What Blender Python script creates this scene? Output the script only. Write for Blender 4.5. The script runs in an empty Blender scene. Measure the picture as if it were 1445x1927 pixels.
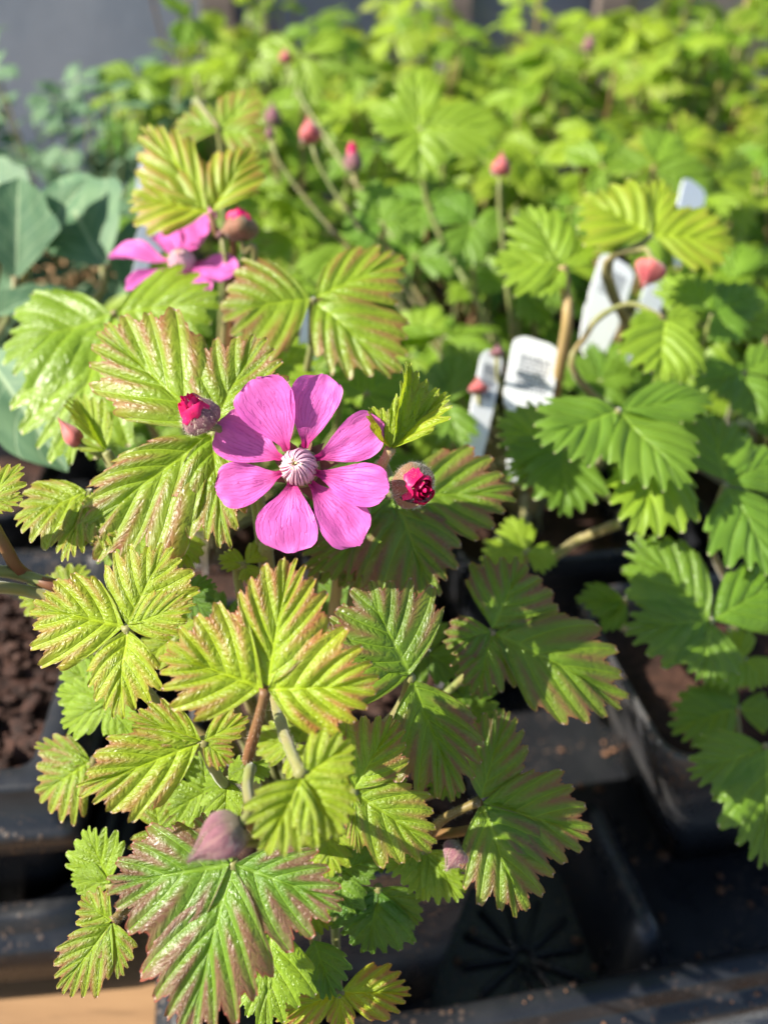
import bpy, math, random
from mathutils import Vector, Matrix, noise
rnd = random.Random(11)
R = math.radians
scene = bpy.context.scene
col = scene.collection

# ------------------------------------------------------------------ camera
PITCH = R(35.0)
CAM = Vector((0, 0, 0.26))
F = 1567.0
PX, PY = 722.5, 963.5
RIGHT = Vector((1, 0, 0))
UP = Vector((0, math.sin(PITCH), math.cos(PITCH)))
BACK = Vector((0, -math.cos(PITCH), math.sin(PITCH)))
cd = bpy.data.cameras.new('camera'); cam = bpy.data.objects.new('camera', cd); col.objects.link(cam)
cam.location = CAM; cam.rotation_euler = (math.pi/2 - PITCH, 0, 0)
cd.sensor_fit = 'HORIZONTAL'; cd.sensor_width = 36.0; cd.lens = 36.0*F/1445.0
cd.clip_start = 0.01; cd.clip_end = 200
cd.dof.use_dof = True; cd.dof.focus_distance = 0.134; cd.dof.aperture_fstop = 15.5
scene.camera = cam

# ------------------------------------------------------------------ light
SUN = Vector((-0.76, -0.15, 0.62)).normalized()
w = bpy.data.worlds.new('World'); scene.world = w; w.use_nodes = True
nt = w.node_tree
sky = nt.nodes.new('ShaderNodeTexSky'); sky.sky_type = 'NISHITA'; sky.sun_disc = False
sky.sun_elevation = math.asin(SUN.z); sky.sun_rotation = math.atan2(SUN.x, SUN.y)
nt.links.new(sky.outputs[0], nt.nodes['Background'].inputs[0])
nt.nodes['Background'].inputs[1].default_value = 0.085
sd = bpy.data.lights.new('sun', 'SUN'); so = bpy.data.objects.new('sun', sd); col.objects.link(so)
sd.energy = 4.9; sd.angle = R(0.53); sd.color = (1.0, 0.94, 0.82)
so.rotation_euler = SUN.to_track_quat('Z', 'Y').to_euler(); so.location = (-1.5, .5, 2)
scene.view_settings.view_transform = 'Standard'; scene.view_settings.look = 'None'
scene.view_settings.exposure = 1.52; scene.view_settings.gamma = 1.0
cy = scene.cycles
cy.max_bounces = 6; cy.diffuse_bounces = 3; cy.glossy_bounces = 2; cy.transmission_bounces = 3; cy.transparent_max_bounces = 4
cy.adaptive_threshold = 0.02
cy.caustics_reflective = False; cy.caustics_refractive = False
scene.view_settings.use_curve_mapping = False

# ------------------------------------------------------------------ helpers
def at(px, py, d):
    u = (px-PX)/F; v = (PY-py)/F
    return CAM + d*(-BACK + u*RIGHT + v*UP)
def cdir(a, b, c=1.0):
    return (a*RIGHT + b*UP + c*BACK).normalized()
def on_plane(px, py, P, n):
    u = (px-PX)/F; v = (PY-py)/F
    r = (-BACK + u*RIGHT + v*UP)
    k = n.dot(r)
    if abs(k) < .15: k = -.15
    t = n.dot(P-CAM)/k
    return CAM + r*t
def pix(p):
    q = p-CAM; d = -q.dot(BACK)
    if d < 1e-4: return (-9999, -9999, d)
    return (PX+F*q.dot(RIGHT)/d, PY-F*q.dot(UP)/d, d)
def lerp(a, b, t): return a+(b-a)*t
def smooth(a, b, x):
    t = min(1, max(0, (x-a)/(b-a))); return t*t*(3-2*t)
def interp(pts, x):
    for (x0, y0), (x1, y1) in zip(pts, pts[1:]):
        if x <= x1:
            t = (x-x0)/(x1-x0); return y0+(y1-y0)*t
    return pts[-1][1]
def tag(o, label=None, cat=None, group=None, kind=None):
    if label: o['label'] = label
    if cat: o['category'] = cat
    if group: o['group'] = group
    if kind: o['kind'] = kind
    return o
def empty(name, loc):
    o = bpy.data.objects.new(name, None); col.objects.link(o); o.location = loc; o.empty_display_size = .01
    return o
bpy_mats = {}
class MB:
    def __init__(s): s.v = []; s.f = []; s.uv = []
    def add(s, vs, fs, uvs=None):
        k = len(s.v); s.v += [tuple(p) for p in vs]; s.f += [tuple(i+k for i in f) for f in fs]
        s.uv += (uvs if uvs else [(0, 0)]*len(vs))
    def box(s, c, hx, hy, hz, ax=None):
        X, Y, Z = ax if ax else (Vector((1,0,0)), Vector((0,1,0)), Vector((0,0,1)))
        c = Vector(c); vs = [c + X*(sx*hx)+Y*(sy*hy)+Z*(sz*hz) for sz in (-1,1) for sy in (-1,1) for sx in (-1,1)]
        s.add(vs, [(0,2,3,1),(4,5,7,6),(0,1,5,4),(2,6,7,3),(0,4,6,2),(1,3,7,5)])
    def tube(s, pts, rad, n=7, cap=True):
        pts = [Vector(p) for p in pts]; m = len(pts)
        T = (pts[1]-pts[0]).normalized(); A = T.orthogonal().normalized()
        vs = []; uvs = []
        for i, p in enumerate(pts):
            t = (pts[min(i+1, m-1)]-pts[max(i-1, 0)]).normalized()
            A = (A - t*A.dot(t)).normalized(); B = t.cross(A)
            r = rad[i] if isinstance(rad, (list, tuple)) else rad
            for k in range(n):
                a = 2*math.pi*k/n
                vs.append(p + (A*math.cos(a)+B*math.sin(a))*r); uvs.append((k/n, i/(m-1)))
        fs = [(i*n+k, i*n+(k+1)%n, (i+1)*n+(k+1)%n, (i+1)*n+k) for i in range(m-1) for k in range(n)]
        if cap:
            fs.append(tuple(range(n-1, -1, -1))); fs.append(tuple((m-1)*n+k for k in range(n)))
        s.add(vs, fs, uvs)
    def blob(s, c, r, seed=0, sq=(1,1,1), lump=.25):
        c = Vector(c); vs = []; fs = []
        n, m = 7, 4
        vs.append(c+Vector((0,0,-r*sq[2])))
        for i in range(1, m):
            ph = math.pi*i/m-math.pi/2
            for k in range(n):
                a = 2*math.pi*k/n
                q = Vector((math.cos(ph)*math.cos(a), math.cos(ph)*math.sin(a), math.sin(ph)))
                rr = r*(1+lump*noise.noise(q*1.7+Vector((seed*3.1, seed*1.7, seed))))
                vs.append(c+Vector((q.x*rr*sq[0], q.y*rr*sq[1], q.z*rr*sq[2])))
        vs.append(c+Vector((0,0,r*sq[2]))); T = len(vs)-1
        for k in range(n): fs.append((0, 1+(k+1)%n, 1+k))
        for i in range(m-2):
            for k in range(n):
                a = 1+i*n+k; b = 1+i*n+(k+1)%n
                fs.append((a, b, b+n, a+n))
        for k in range(n): fs.append((T, T-n+k, T-n+(k+1)%n))
        s.add(vs, fs)
    def mesh(s, name, mat, smoothed=True):
        me = bpy.data.meshes.new(name); me.from_pydata(s.v, [], s.f)
        if smoothed: me.polygons.foreach_set('use_smooth', [True]*len(me.polygons))
        ul = me.uv_layers.new(name='UVMap')
        li = [0]*len(me.loops); me.loops.foreach_get('vertex_index', li)
        fl = [0.0]*(2*len(li))
        for i, vi in enumerate(li): fl[2*i], fl[2*i+1] = s.uv[vi]
        ul.data.foreach_set('uv', fl)
        me.materials.append(mat); me.update()
        return me
    def build(s, name, mat, parent=None, smoothed=True, origin=None):
        if origin is not None:
            o0 = Vector(origin); s.v = [tuple(Vector(p)-o0) for p in s.v]
        me = s.mesh(name, mat, smoothed)
        o = bpy.data.objects.new(name, me); col.objects.link(o)
        if origin is not None: o.location = o0
        if parent: attach(o, parent)
        return o
def attach(o, parent):
    o.parent = parent
    mw = world_of(parent)
    o.matrix_parent_inverse = mw.inverted()
def world_of(o):
    if o.parent: return world_of(o.parent) @ o.matrix_parent_inverse @ o.matrix_basis
    return o.matrix_basis.copy()
def bez(p0, p1, p2, p3, n):
    return [p0*(1-t)**3+p1*3*t*(1-t)**2+p2*3*t*t*(1-t)+p3*t**3 for t in [i/n for i in range(n+1)]]
def catmull(P, n=6):
    P = [Vector(p) for p in P]; Q = [P[0]*2-P[1]]+P+[P[-1]*2-P[-2]]; out = []
    for i in range(1, len(Q)-2):
        for k in range(n):
            t = k/n
            a, b, c, d = Q[i-1], Q[i], Q[i+1], Q[i+2]
            out.append(.5*((2*b)+(c-a)*t+(2*a-5*b+4*c-d)*t*t+(3*b-a-3*c+d)*t**3))
    out.append(P[-1]); return out

# ------------------------------------------------------------------ materials
class N:
    """tiny node-graph helper"""
    def __init__(s, name):
        m = bpy.data.materials.new(name); m.use_nodes = True; s.m = m; s.t = m.node_tree
        s.b = s.t.nodes['Principled BSDF']; s.out = s.t.nodes['Material Output']
    def n(s, typ, **kw):
        x = s.t.nodes.new(typ)
        for k, v in kw.items(): setattr(x, k, v)
        return x
    def lk(s, a, b): s.t.links.new(a, b)
    def setin(s, node, i, v):
        if isinstance(v, bpy.types.NodeSocket): s.lk(v, node.inputs[i])
        elif v is not None: node.inputs[i].default_value = v
    def ma(s, op, a, b=None, c=None, clamp=False):
        x = s.n('ShaderNodeMath', operation=op, use_clamp=clamp)
        s.setin(x, 0, a); s.setin(x, 1, b); s.setin(x, 2, c); return x.outputs[0]
    def mix(s, f, a, b, mode='MIX'):
        x = s.n('ShaderNodeMix', data_type='RGBA', blend_type=mode)
        s.setin(x, 0, f)
        for i, v in ((6, a), (7, b)):
            if isinstance(v, (tuple, list)): v = tuple(v)+(1,) if len(v) == 3 else v
            s.setin(x, i, v)
        return x.outputs[2]
    def ss(s, v, lo, hi, o0=0.0, o1=1.0):
        x = s.n('ShaderNodeMapRange', interpolation_type='SMOOTHSTEP')
        s.setin(x, 0, v); s.setin(x, 1, lo); s.setin(x, 2, hi); s.setin(x, 3, o0); s.setin(x, 4, o1); return x.outputs[0]
    def noise(s, vec, scale, det=3, rough=.55):
        x = s.n('ShaderNodeTexNoise'); s.setin(x, 0, vec); x.inputs['Scale'].default_value = scale
        x.inputs['Detail'].default_value = det; x.inputs['Roughness'].default_value = rough; return x.outputs[0]
    def vor(s, vec, scale, feat='F1'):
        x = s.n('ShaderNodeTexVoronoi', feature=feat); s.setin(x, 0, vec); x.inputs['Scale'].default_value = scale
        return x.outputs['Distance']
    def comb(s, x, y, z=0.0):
        k = s.n('ShaderNodeCombineXYZ'); s.setin(k, 0, x); s.setin(k, 1, y); s.setin(k, 2, z); return k.outputs[0]
    def bump(s, h, strength, dist, nrm=None):
        x = s.n('ShaderNodeBump'); x.inputs['Strength'].default_value = strength; x.inputs['Distance'].default_value = dist
        s.setin(x, 'Height', h)
        if nrm is not None: s.lk(nrm, x.inputs['Normal'])
        return x.outputs[0]
    def obj(s): return s.n('ShaderNodeTexCoord').outputs['Object']
    def geo(s): return s.n('ShaderNodeNewGeometry')
def setb(b, base=None, rough=None, spec=None, **kw):
    if base is not None: b.inputs['Base Color'].default_value = tuple(base)+(1,)
    if rough is not None: b.inputs['Roughness'].default_value = rough
    if spec is not None: b.inputs['Specular IOR Level'].default_value = spec
    for k, v in kw.items(): b.inputs[k].default_value = v

def leaf_mat(lod=0):
    g = N('bramble_leaf' if not lod else 'bramble_leaf_far')
    uvn = g.n('ShaderNodeUVMap', uv_map='UVMap')
    sp = g.n('ShaderNodeSeparateXYZ'); g.lk(uvn.outputs[0], sp.inputs[0]); U, V = sp.outputs[0], sp.outputs[1]
    oi = g.n('ShaderNodeObjectInfo'); oc = g.n('ShaderNodeSeparateColor'); g.lk(oi.outputs['Color'], oc.inputs[0])
    BR, YO, LI = oc.outputs[0], oc.outputs[1], oc.outputs[2]
    rv = oi.outputs['Random']
    t = g.ma('FRACT', U)
    vd = g.ma('MULTIPLY', g.ma('ABSOLUTE', g.ma('SUBTRACT', t, .5)), 2.0)
    wv = g.ma('MULTIPLY_ADD', V, -.11, .18)
    vm = g.ss(vd, wv, g.ma('MULTIPLY', wv, .25))
    mm = g.ss(V, .055, .02)
    big = g.ma('MAXIMUM', vm, mm)
    # net of small veins between the side veins
    if lod: vr = 0.3
    else:
      wob = g.noise(g.comb(U, g.ma('MULTIPLY', V, 4.0), rv), 2.2, 2)
      cell = g.comb(g.ma('MULTIPLY', g.ma('ADD', U, g.ma('MULTIPLY', wob, .5)), 2.2), g.ma('MULTIPLY', V, 7.5), g.ma('MULTIPLY', rv, 50.0))
      vr = g.vor(cell, 1.0, 'DISTANCE_TO_EDGE')
    tm = g.ss(vr, .13, .02)
    fine = .3 if lod else g.vor(g.comb(g.ma('MULTIPLY', U, 8.0), g.ma('MULTIPLY', V, 30.0), rv), 1.0, 'DISTANCE_TO_EDGE')
    vein = g.ma('MAXIMUM', big, g.ma('MULTIPLY', tm, .16))
    nz = g.noise(g.comb(g.ma('MULTIPLY', U, .7), g.ma('MULTIPLY', V, 3.0), g.ma('MULTIPLY', rv, 31.0)), 1.6, 1 if lod else 4, .6)
    old = (.095, .225, .022); yng = (.33, .43, .020)
    base = g.mix(YO, old, yng)
    base = g.mix(g.ma('MULTIPLY', nz, .35), base, (.05, .13, .02))
    edge = g.ma('POWER', V, 2.6)
    bm = g.ma('ADD', g.ma('MULTIPLY', edge, .42), g.ma('MULTIPLY', g.ma('MULTIPLY', g.ss(vd, .32, 1.0), g.ss(V, .05, .6)), .62))
    bm = g.ma('MULTIPLY', g.ma('MULTIPLY', bm, BR), g.ss(nz, .2, .75, .65, 1.15))
    bm = g.ma('MULTIPLY', bm, g.ma('SUBTRACT', 1.0, g.ma('MULTIPLY', big, .85)), clamp=True)
    bronze = g.mix(YO, (.155, .088, .066), (.38, .15, .045))
    c = g.mix(bm, base, bronze)
    veinc = g.mix(YO, (.17, .33, .035), (.38, .50, .02))
    c = g.mix(g.ma('MULTIPLY', vein, .75), c, veinc)
    # pale gland at the end of each tooth, thin red rim
    tipm = g.ma('MULTIPLY', g.ss(V, .965, .99), g.ss(vd, .16, .05))
    c = g.mix(g.ma('MULTIPLY', g.ma('MULTIPLY', g.ss(V, .955, 1.0), BR), .7), c, (.26, .06, .045))
    c = g.mix(g.ma('MULTIPLY', tipm, .8), c, (.75, .55, .45))
    bf = g.geo().outputs['Backfacing']
    c = g.mix(g.ma('MULTIPLY', bf, .45), c, (.22, .30, .10))
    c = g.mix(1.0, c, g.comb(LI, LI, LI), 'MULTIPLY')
    h1 = g.ma('MULTIPLY', g.ss(vr, 0.0, .3), g.ma('SUBTRACT', 1.0, big))
    h2 = g.ma('ADD', h1, g.ma('MULTIPLY', g.ss(fine, 0.0, .3), .22))
    h2 = g.ma('ADD', h2, g.ma('MULTIPLY', g.ma('SUBTRACT', 1.0, big), .6))
    nb = g.bump(h2, .55, .00021)
    setb(g.b, rough=.36, spec=.45)
    g.lk(c, g.b.inputs['Base Color']); g.lk(nb, g.b.inputs['Normal'])
    g.lk(g.ss(nz, .2, .8, .45 if lod else .27, .58 if lod else .43), g.b.inputs['Roughness'])
    tr = g.n('ShaderNodeBsdfTranslucent')
    tc = g.mix(.55, c, g.mix(YO, (.20, .42, .012), (.44, .56, .012)))
    tc = g.mix(g.ma('MULTIPLY', bm, .6), tc, (.34, .15, .02))
    g.lk(tc, tr.inputs[0]); g.lk(nb, tr.inputs['Normal'])
    mx = g.n('ShaderNodeMixShader'); mx.inputs[0].default_value = .48
    g.lk(g.b.outputs[0], mx.inputs[1]); g.lk(tr.outputs[0], mx.inputs[2]); g.lk(mx.outputs[0], g.out.inputs[0])
    return g.m
def sepal_mat():
    g = N('mauve_sepal')
    uvn = g.n('ShaderNodeUVMap', uv_map='UVMap'); sp = g.n('ShaderNodeSeparateXYZ'); g.lk(uvn.outputs[0], sp.inputs[0]); U, V = sp.outputs[0], sp.outputs[1]
    rv = g.n('ShaderNodeObjectInfo').outputs['Random']
    nz = g.noise(g.comb(g.ma('MULTIPLY', U, 5.0), g.ma('MULTIPLY', V, 2.0), g.ma('MULTIPLY', rv, 9.0)), 2.2, 5, .65)
    c = g.mix(g.ss(nz, .3, .7), (.12, .038, .058), (.25, .11, .125))
    c = g.mix(g.ss(g.ma('ABSOLUTE', U), .16, .02, 0, .5), c, (.34, .20, .17))
    c = g.mix(g.ss(g.ma('ABSOLUTE', U), .8, 1.0, 0, .6), c, (.30, .19, .15))
    c = g.mix(g.ss(V, .22, .0, 0, .7), c, (.20, .19, .08))
    g.lk(c, g.b.inputs['Base Color']); setb(g.b, rough=.65, spec=.2); g.b.inputs['Sheen Weight'].default_value = .15
    g.lk(g.bump(g.noise(g.comb(g.ma('MULTIPLY', U, 14.0), g.ma('MULTIPLY', V, 22.0), rv), 1.5, 3), .8, .0004), g.b.inputs['Normal'])
    return g.m
def petal_mat():
    g = N('magenta_petal')
    uvn = g.n('ShaderNodeUVMap', uv_map='UVMap')
    sp = g.n('ShaderNodeSeparateXYZ'); g.lk(uvn.outputs[0], sp.inputs[0]); U, V = sp.outputs[0], sp.outputs[1]
    rv = g.n('ShaderNodeObjectInfo').outputs['Random']
    wob = g.noise(g.comb(g.ma('MULTIPLY', U, 2.0), g.ma('MULTIPLY', V, 1.5), g.ma('MULTIPLY', rv, 20.0)), 2.0, 3)
    uu = g.ma('ADD', g.ma('MULTIPLY', U, 5.2), g.ma('MULTIPLY', wob, 2.6))
    ln = g.ma('ABSOLUTE', g.ma('SUBTRACT', g.ma('FRACT', uu), .5))
    vein = g.ma('MULTIPLY', g.ss(ln, .13, .01), g.ss(V, 1.0, .25, .12, 1.0))
    f2 = g.vor(g.comb(g.ma('MULTIPLY', U, 16.0), g.ma('MULTIPLY', V, 9.0), rv), 1.0, 'DISTANCE_TO_EDGE')
    c = g.mix(g.ss(V, .0, .36), (.44, .012, .15), (.66, .125, .46))
    c = g.mix(g.ss(V, .6, 1.0, 0, .35), c, (.69, .16, .49))
    c = g.mix(g.ma('MULTIPLY', vein, .36), c, (.40, .016, .20))
    c = g.mix(g.ma('MULTIPLY', g.ss(f2, .07, .0), .22), c, (.45, .03, .25))
    nz = g.noise(g.comb(U, V, rv), 7, 4)
    h = g.ma('ADD', g.ma('MULTIPLY', g.ma('SUBTRACT', 1.0, vein), 1.0), g.ma('MULTIPLY', nz, .9))
    nb = g.bump(h, .7, .00022)
    setb(g.b, rough=.5, spec=.25); g.b.inputs['Sheen Weight'].default_value = .1
    g.lk(c, g.b.inputs['Base Color']); g.lk(nb, g.b.inputs['Normal'])
    tr = g.n('ShaderNodeBsdfTranslucent'); g.lk(c, tr.inputs[0]); g.lk(nb, tr.inputs['Normal'])
    mx = g.n('ShaderNodeMixShader'); mx.inputs[0].default_value = .42
    g.lk(g.b.outputs[0], mx.inputs[1]); g.lk(tr.outputs[0], mx.inputs[2]); g.lk(mx.outputs[0], g.out.inputs[0])
    return g.m
def simple(name, c1, c2, scale, rough=.5, spec=.4, bstr=.3, bdist=.0003, trans=0, det=4, stretch=(1,1,1), sheen=0):
    g = N(name)
    mp = g.n('ShaderNodeMapping'); g.lk(g.obj(), mp.inputs[0]); mp.inputs['Scale'].default_value = stretch
    nz = g.noise(mp.outputs[0], scale, det, .6)
    c = g.mix(g.ss(nz, .3, .7), c1, c2)
    g.lk(c, g.b.inputs['Base Color']); setb(g.b, rough=rough, spec=spec); g.b.inputs['Sheen Weight'].default_value = sheen
    nb = g.bump(nz, bstr, bdist); g.lk(nb, g.b.inputs['Normal'])
    if trans:
        tr = g.n('ShaderNodeBsdfTranslucent'); g.lk(c, tr.inputs[0])
        mx = g.n('ShaderNodeMixShader'); mx.inputs[0].default_value = trans
        g.lk(g.b.outputs[0], mx.inputs[1]); g.lk(tr.outputs[0], mx.inputs[2]); g.lk(mx.outputs[0], g.out.inputs[0])
    return g.m
def plastic_mat(name, dust):
    g = N(name); o = g.obj()
    n1 = g.noise(o, 70, 5, .65); n2 = g.noise(o, 900, 2)
    sc = g.vor(o, 420); grain = g.ma('MULTIPLY', g.ss(sc, .36, .2), g.ss(g.noise(o, 45, 3), .45, .6))
    film = g.ma('MULTIPLY', g.ss(n1, .42, .72), dust*.45)
    c = g.mix(film, (.011, .012, .0145) if dust < .8 else (.032, .032, .035), (.10, .092, .085) if dust > .8 else (.026, .026, .029))
    c = g.mix(g.ma('MULTIPLY', grain, dust), c, (.11, .07, .048))
    g.lk(c, g.b.inputs['Base Color']); setb(g.b, spec=.38)
    g.lk(g.ma('ADD', g.ss(n1, .3, .7, .22, .42), g.ma('MULTIPLY', grain, .3)), g.b.inputs['Roughness'])
    g.lk(g.bump(g.ma('ADD', g.ma('MULTIPLY', n2, .25), g.ma('MULTIPLY', grain, dust)), .4, .0004), g.b.inputs['Normal'])
    return g.m
def soil_mat():
    g = N('peat_soil'); o = g.obj()
    n1 = g.noise(o, 260, 6, .7); n2 = g.noise(o, 60, 3)
    c = g.mix(g.ss(n1, .3, .75), (.008, .004, .003), (.062, .026, .017))
    c = g.mix(g.ss(n2, .5, .75, 0, .4), c, (.10, .05, .034))
    g.lk(c, g.b.inputs['Base Color']); setb(g.b, rough=.8, spec=.25)
    g.lk(g.bump(n1, .9, .0012), g.b.inputs['Normal']); return g.m
def wood_mat(name, a, b, scale=6):
    g = N(name); o = g.obj()
    mp = g.n('ShaderNodeMapping'); g.lk(o, mp.inputs[0]); mp.inputs['Scale'].default_value = (1.2, 14, 14)
    n1 = g.noise(mp.outputs[0], scale, 6, .6)
    mp2 = g.n('ShaderNodeMapping'); g.lk(o, mp2.inputs[0]); mp2.inputs['Scale'].default_value = (9, 90, 90)
    n2 = g.noise(mp2.outputs[0], scale, 3, .6)
    c = g.mix(g.ss(n1, .3, .7), a, b)
    c = g.mix(g.ss(n2, .55, .75, 0, .4), c, tuple(x*.45 for x in a))
    kn = g.ss(g.vor(o, 16), .09, .05)
    c = g.mix(g.ma('MULTIPLY', kn, .7), c, (.06, .025, .012))
    g.lk(c, g.b.inputs['Base Color']); setb(g.b, rough=.6, spec=.3)
    g.lk(g.bump(g.ma('ADD', n1, n2), .25, .0006), g.b.inputs['Normal']); return g.m
def wall_mat():
    g = N('weathered_sheet'); o = g.obj()
    sp = g.n('ShaderNodeSeparateXYZ'); g.lk(o, sp.inputs[0])
    n1 = g.noise(o, 5, 5, .6); n2 = g.noise(o, 14, 4, .6)
    c = g.mix(g.ss(n1, .35, .65), (.11, .135, .17), (.16, .18, .21))
    alg = g.ma('MULTIPLY', g.ss(n2, .42, .62), g.ss(g.ma('ADD', sp.outputs[0], g.ma('MULTIPLY', n1, .3)), -.02, .35))
    c = g.mix(g.ma('MULTIPLY', alg, .8), c, (.21, .27, .11))
    c = g.mix(g.ma('MULTIPLY', g.ss(g.noise(o, 8, 3), .5, .7), g.ss(sp.outputs[0], .0, .4)), c, (.36, .29, .21))
    g.lk(c, g.b.inputs['Base Color']); setb(g.b, rough=.6, spec=.3); g.lk(g.bump(n2, .3, .004), g.b.inputs['Normal']); return g.m
def glauc_mat():
    g = N('bluegreen_leaf')
    uvn = g.n('ShaderNodeUVMap', uv_map='UVMap')
    sp = g.n('ShaderNodeSeparateXYZ'); g.lk(uvn.outputs[0], sp.inputs[0]); U, V = sp.outputs[0], sp.outputs[1]
    oi = g.n('ShaderNodeObjectInfo')
    nz = g.noise(g.comb(U, V, oi.outputs['Random']), 3, 4)
    mid = g.ss(g.ma('ABSOLUTE', V), .07, .02)
    rib = g.ma('ABSOLUTE', g.ma('SUBTRACT', g.ma('FRACT', g.ma('SUBTRACT', g.ma('MULTIPLY', U, 5.0), g.ma('MULTIPLY', g.ma('ABSOLUTE', V), 1.6))), .5))
    vn = g.ma('MAXIMUM', mid, g.ma('MULTIPLY', g.ss(rib, .07, .02), .45))
    c = g.mix(g.ss(nz, .3, .7), (.065, .135, .07), (.11, .19, .095))
    c = g.mix(g.ma('MULTIPLY', vn, .7), c, (.30, .38, .22))
    g.lk(c, g.b.inputs['Base Color']); setb(g.b, rough=.6, spec=.25)
    g.lk(g.bump(g.ma('SUBTRACT', nz, vn), .3, .0006), g.b.inputs['Normal'])
    tr = g.n('ShaderNodeBsdfTranslucent'); g.lk(g.mix(.5, c, (.16, .36, .05)), tr.inputs[0])
    mx = g.n('ShaderNodeMixShader'); mx.inputs[0].default_value = .25
    g.lk(g.b.outputs[0], mx.inputs[1]); g.lk(tr.outputs[0], mx.inputs[2]); g.lk(mx.outputs[0], g.out.inputs[0]); return g.m

M = dict(
    leaf=leaf_mat(), leaf_far=leaf_mat(1), petal=petal_mat(), glauc=glauc_mat(), soil=soil_mat(), wall=wall_mat(),
    plastic=plastic_mat('black_plastic', .55), dusty=plastic_mat('dusty_black_plastic', 1.0),
    stem=simple('green_stem', (.16, .20, .045), (.22, .16, .06), 60, .5, .35, .3, .0003, .15, stretch=(1, 1, .6), sheen=.3),
    stem_red=simple('reddish_stem', (.16, .062, .03), (.15, .115, .035), 80, .5, .35, .3, .0003, .12),
    cane=simple('tan_cane', (.30, .21, .10), (.24, .17, .06), 50, .55, .3, .3, .0004),
    sepal=sepal_mat(),
    sepal_red=simple('red_sepal', (.36, .06, .075), (.46, .13, .11), 160, .55, .25, .4, .0004, .2, sheen=.4),
    sepal_tan=simple('downy_tan_sepal', (.15, .105, .05), (.23, .10, .06), 300, .7, .2, .6, .0005, .15, sheen=.2),
    budpetal=simple('crimson_bud_petal', (.48, .004, .075), (.62, .012, .13), 200, .45, .3, .5, .0004, .2),
    fuzz=simple('pale_down', (.84, .74, .60), (.86, .78, .66), 100, .6, .3, 0, 0, .3),
    filament=simple('pale_pink_filament', (.70, .36, .48), (.76, .50, .56), 300, .45, .35, .2, .0002, .2),
    rosy=simple('rose_dome', (.56, .24, .36), (.62, .30, .42), 200, .6, .2, .2, .0002),
    anther=simple('cream_anther', (.80, .68, .40), (.72, .52, .25), 300, .6, .2, .2, .0002),
    pistil=simple('dark_pistil', (.05, .035, .012), (.09, .05, .02), 300, .6, .2, .2, .0002),
    tag=simple('white_label_plastic', (.74, .77, .80), (.80, .81, .82), 30, .38, .45, .05, .0002, .12),
    ink=simple('grey_print', (.20, .21, .24), (.26, .27, .30), 90, .6, .2, 0, 0),
    crumb=simple('bark_crumb', (.10, .055, .035), (.20, .10, .055), 240, .8, .2, .6, .0005),
    perlite=simple('white_perlite', (.78, .76, .72), (.66, .64, .6), 200, .7, .2, .5, .0004),
    granule=simple('tan_granule', (.50, .33, .15), (.60, .42, .22), 100, .5, .35, .3, .0003),
    wood=wood_mat('pale_pine', (.20, .112, .052), (.28, .165, .08)),
    post=wood_mat('weathered_post', (.10, .082, .07), (.15, .12, .10)),
    floor=simple('floor_gravel', (.16, .15, .13), (.26, .24, .21), 30, .85, .2, .5, .004),
)

# ------------------------------------------------------------------ setting
b = MB(); b.add([(-40,-40,-.78),(40,-40,-.78),(40,40,-.78),(-40,40,-.78)], [(0,1,2,3)])
tag(b.build('ground', M['floor']), kind='structure')
bench = tag(empty('potting_bench', (0, .4, -.78)), 'pale pine potting bench under the black trays', 'bench')
yb = -.16
for k in range(9):
    wd = .118 if k else .14
    b = MB(); b.box((.05+.02*math.sin(k*7), yb+wd/2, -.0125), .72, wd/2-.002, .012)
    b.build('plank', M['wood'], bench, False, origin=(.05, yb+wd/2, -.0125)); yb += wd
for sx in (-.6, .7):
    for y in (-.08, .82):
        b = MB(); b.box((sx, y, -.4025), .03, .03, .3775); b.build('leg', M['wood'], bench, False, origin=(sx, y, -.4025))
for y in (-.08, .82):
    b = MB(); b.box((.05, y+.043, -.075), .66, .012, .045); b.build('rail', M['wood'], bench, False, origin=(.05, y+.043, -.075))
fence = tag(empty('screen_fence', (0, 1.02, -.78)), 'slate grey sheet fence on brown posts behind the plants', 'fence')
for k in range(6):
    x0 = -1.5+k*.5
    b = MB(); b.box((x0+.25, 1.035+.002*(k % 2), .05), .252, .004, .83); b.build('panel', M['wall'], fence, False)
for x in (-1.0, -.17, .075, .235, .5, 1.0):
    b = MB(); b.box((x, 1.012, .05), .014, .016, .83); b.build('post', M['post'], fence, False, origin=(x, 1.012, .05))

# ------------------------------------------------------------------ trays and pots
def yawed(c, ang):
    ex = Vector((math.cos(ang), math.sin(ang), 0)); ey = Vector((-math.sin(ang), math.cos(ang), 0)); c = Vector(c)
    return lambda x, y, z: c+ex*x+ey*y+Vector((0, 0, z))
def rrect(hx, hy, r, n=4):
    out = []
    for cx, cy, a0 in ((hx-r, hy-r, 0), (-hx+r, hy-r, 90), (-hx+r, -hy+r, 180), (hx-r, -hy+r, 270)):
        for k in range(n+1):
            a = R(a0+90*k/n); out.append((cx+r*math.cos(a), cy+r*math.sin(a)))
    return out
def loft(W, prof, cx=0, cy=0, closed_bottom=False, lean=(0, 0), n=4):
    """prof: list of (hx,hy,r,z)"""
    mb = MB(); vs = []; L = 4*(n+1)
    for hx, hy, r, z in prof:
        for x, y in rrect(hx, hy, r, n): vs.append(W(cx+x+lean[0]*z, cy+y+lean[1]*z, z))
    fs = [(i*L+k, i*L+(k+1) % L, (i+1)*L+(k+1) % L, (i+1)*L+k) for i in range(len(prof)-1) for k in range(L)]
    if closed_bottom: fs.append(tuple(range(L-1, -1, -1)))
    mb.add(vs, fs); return mb
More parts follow.
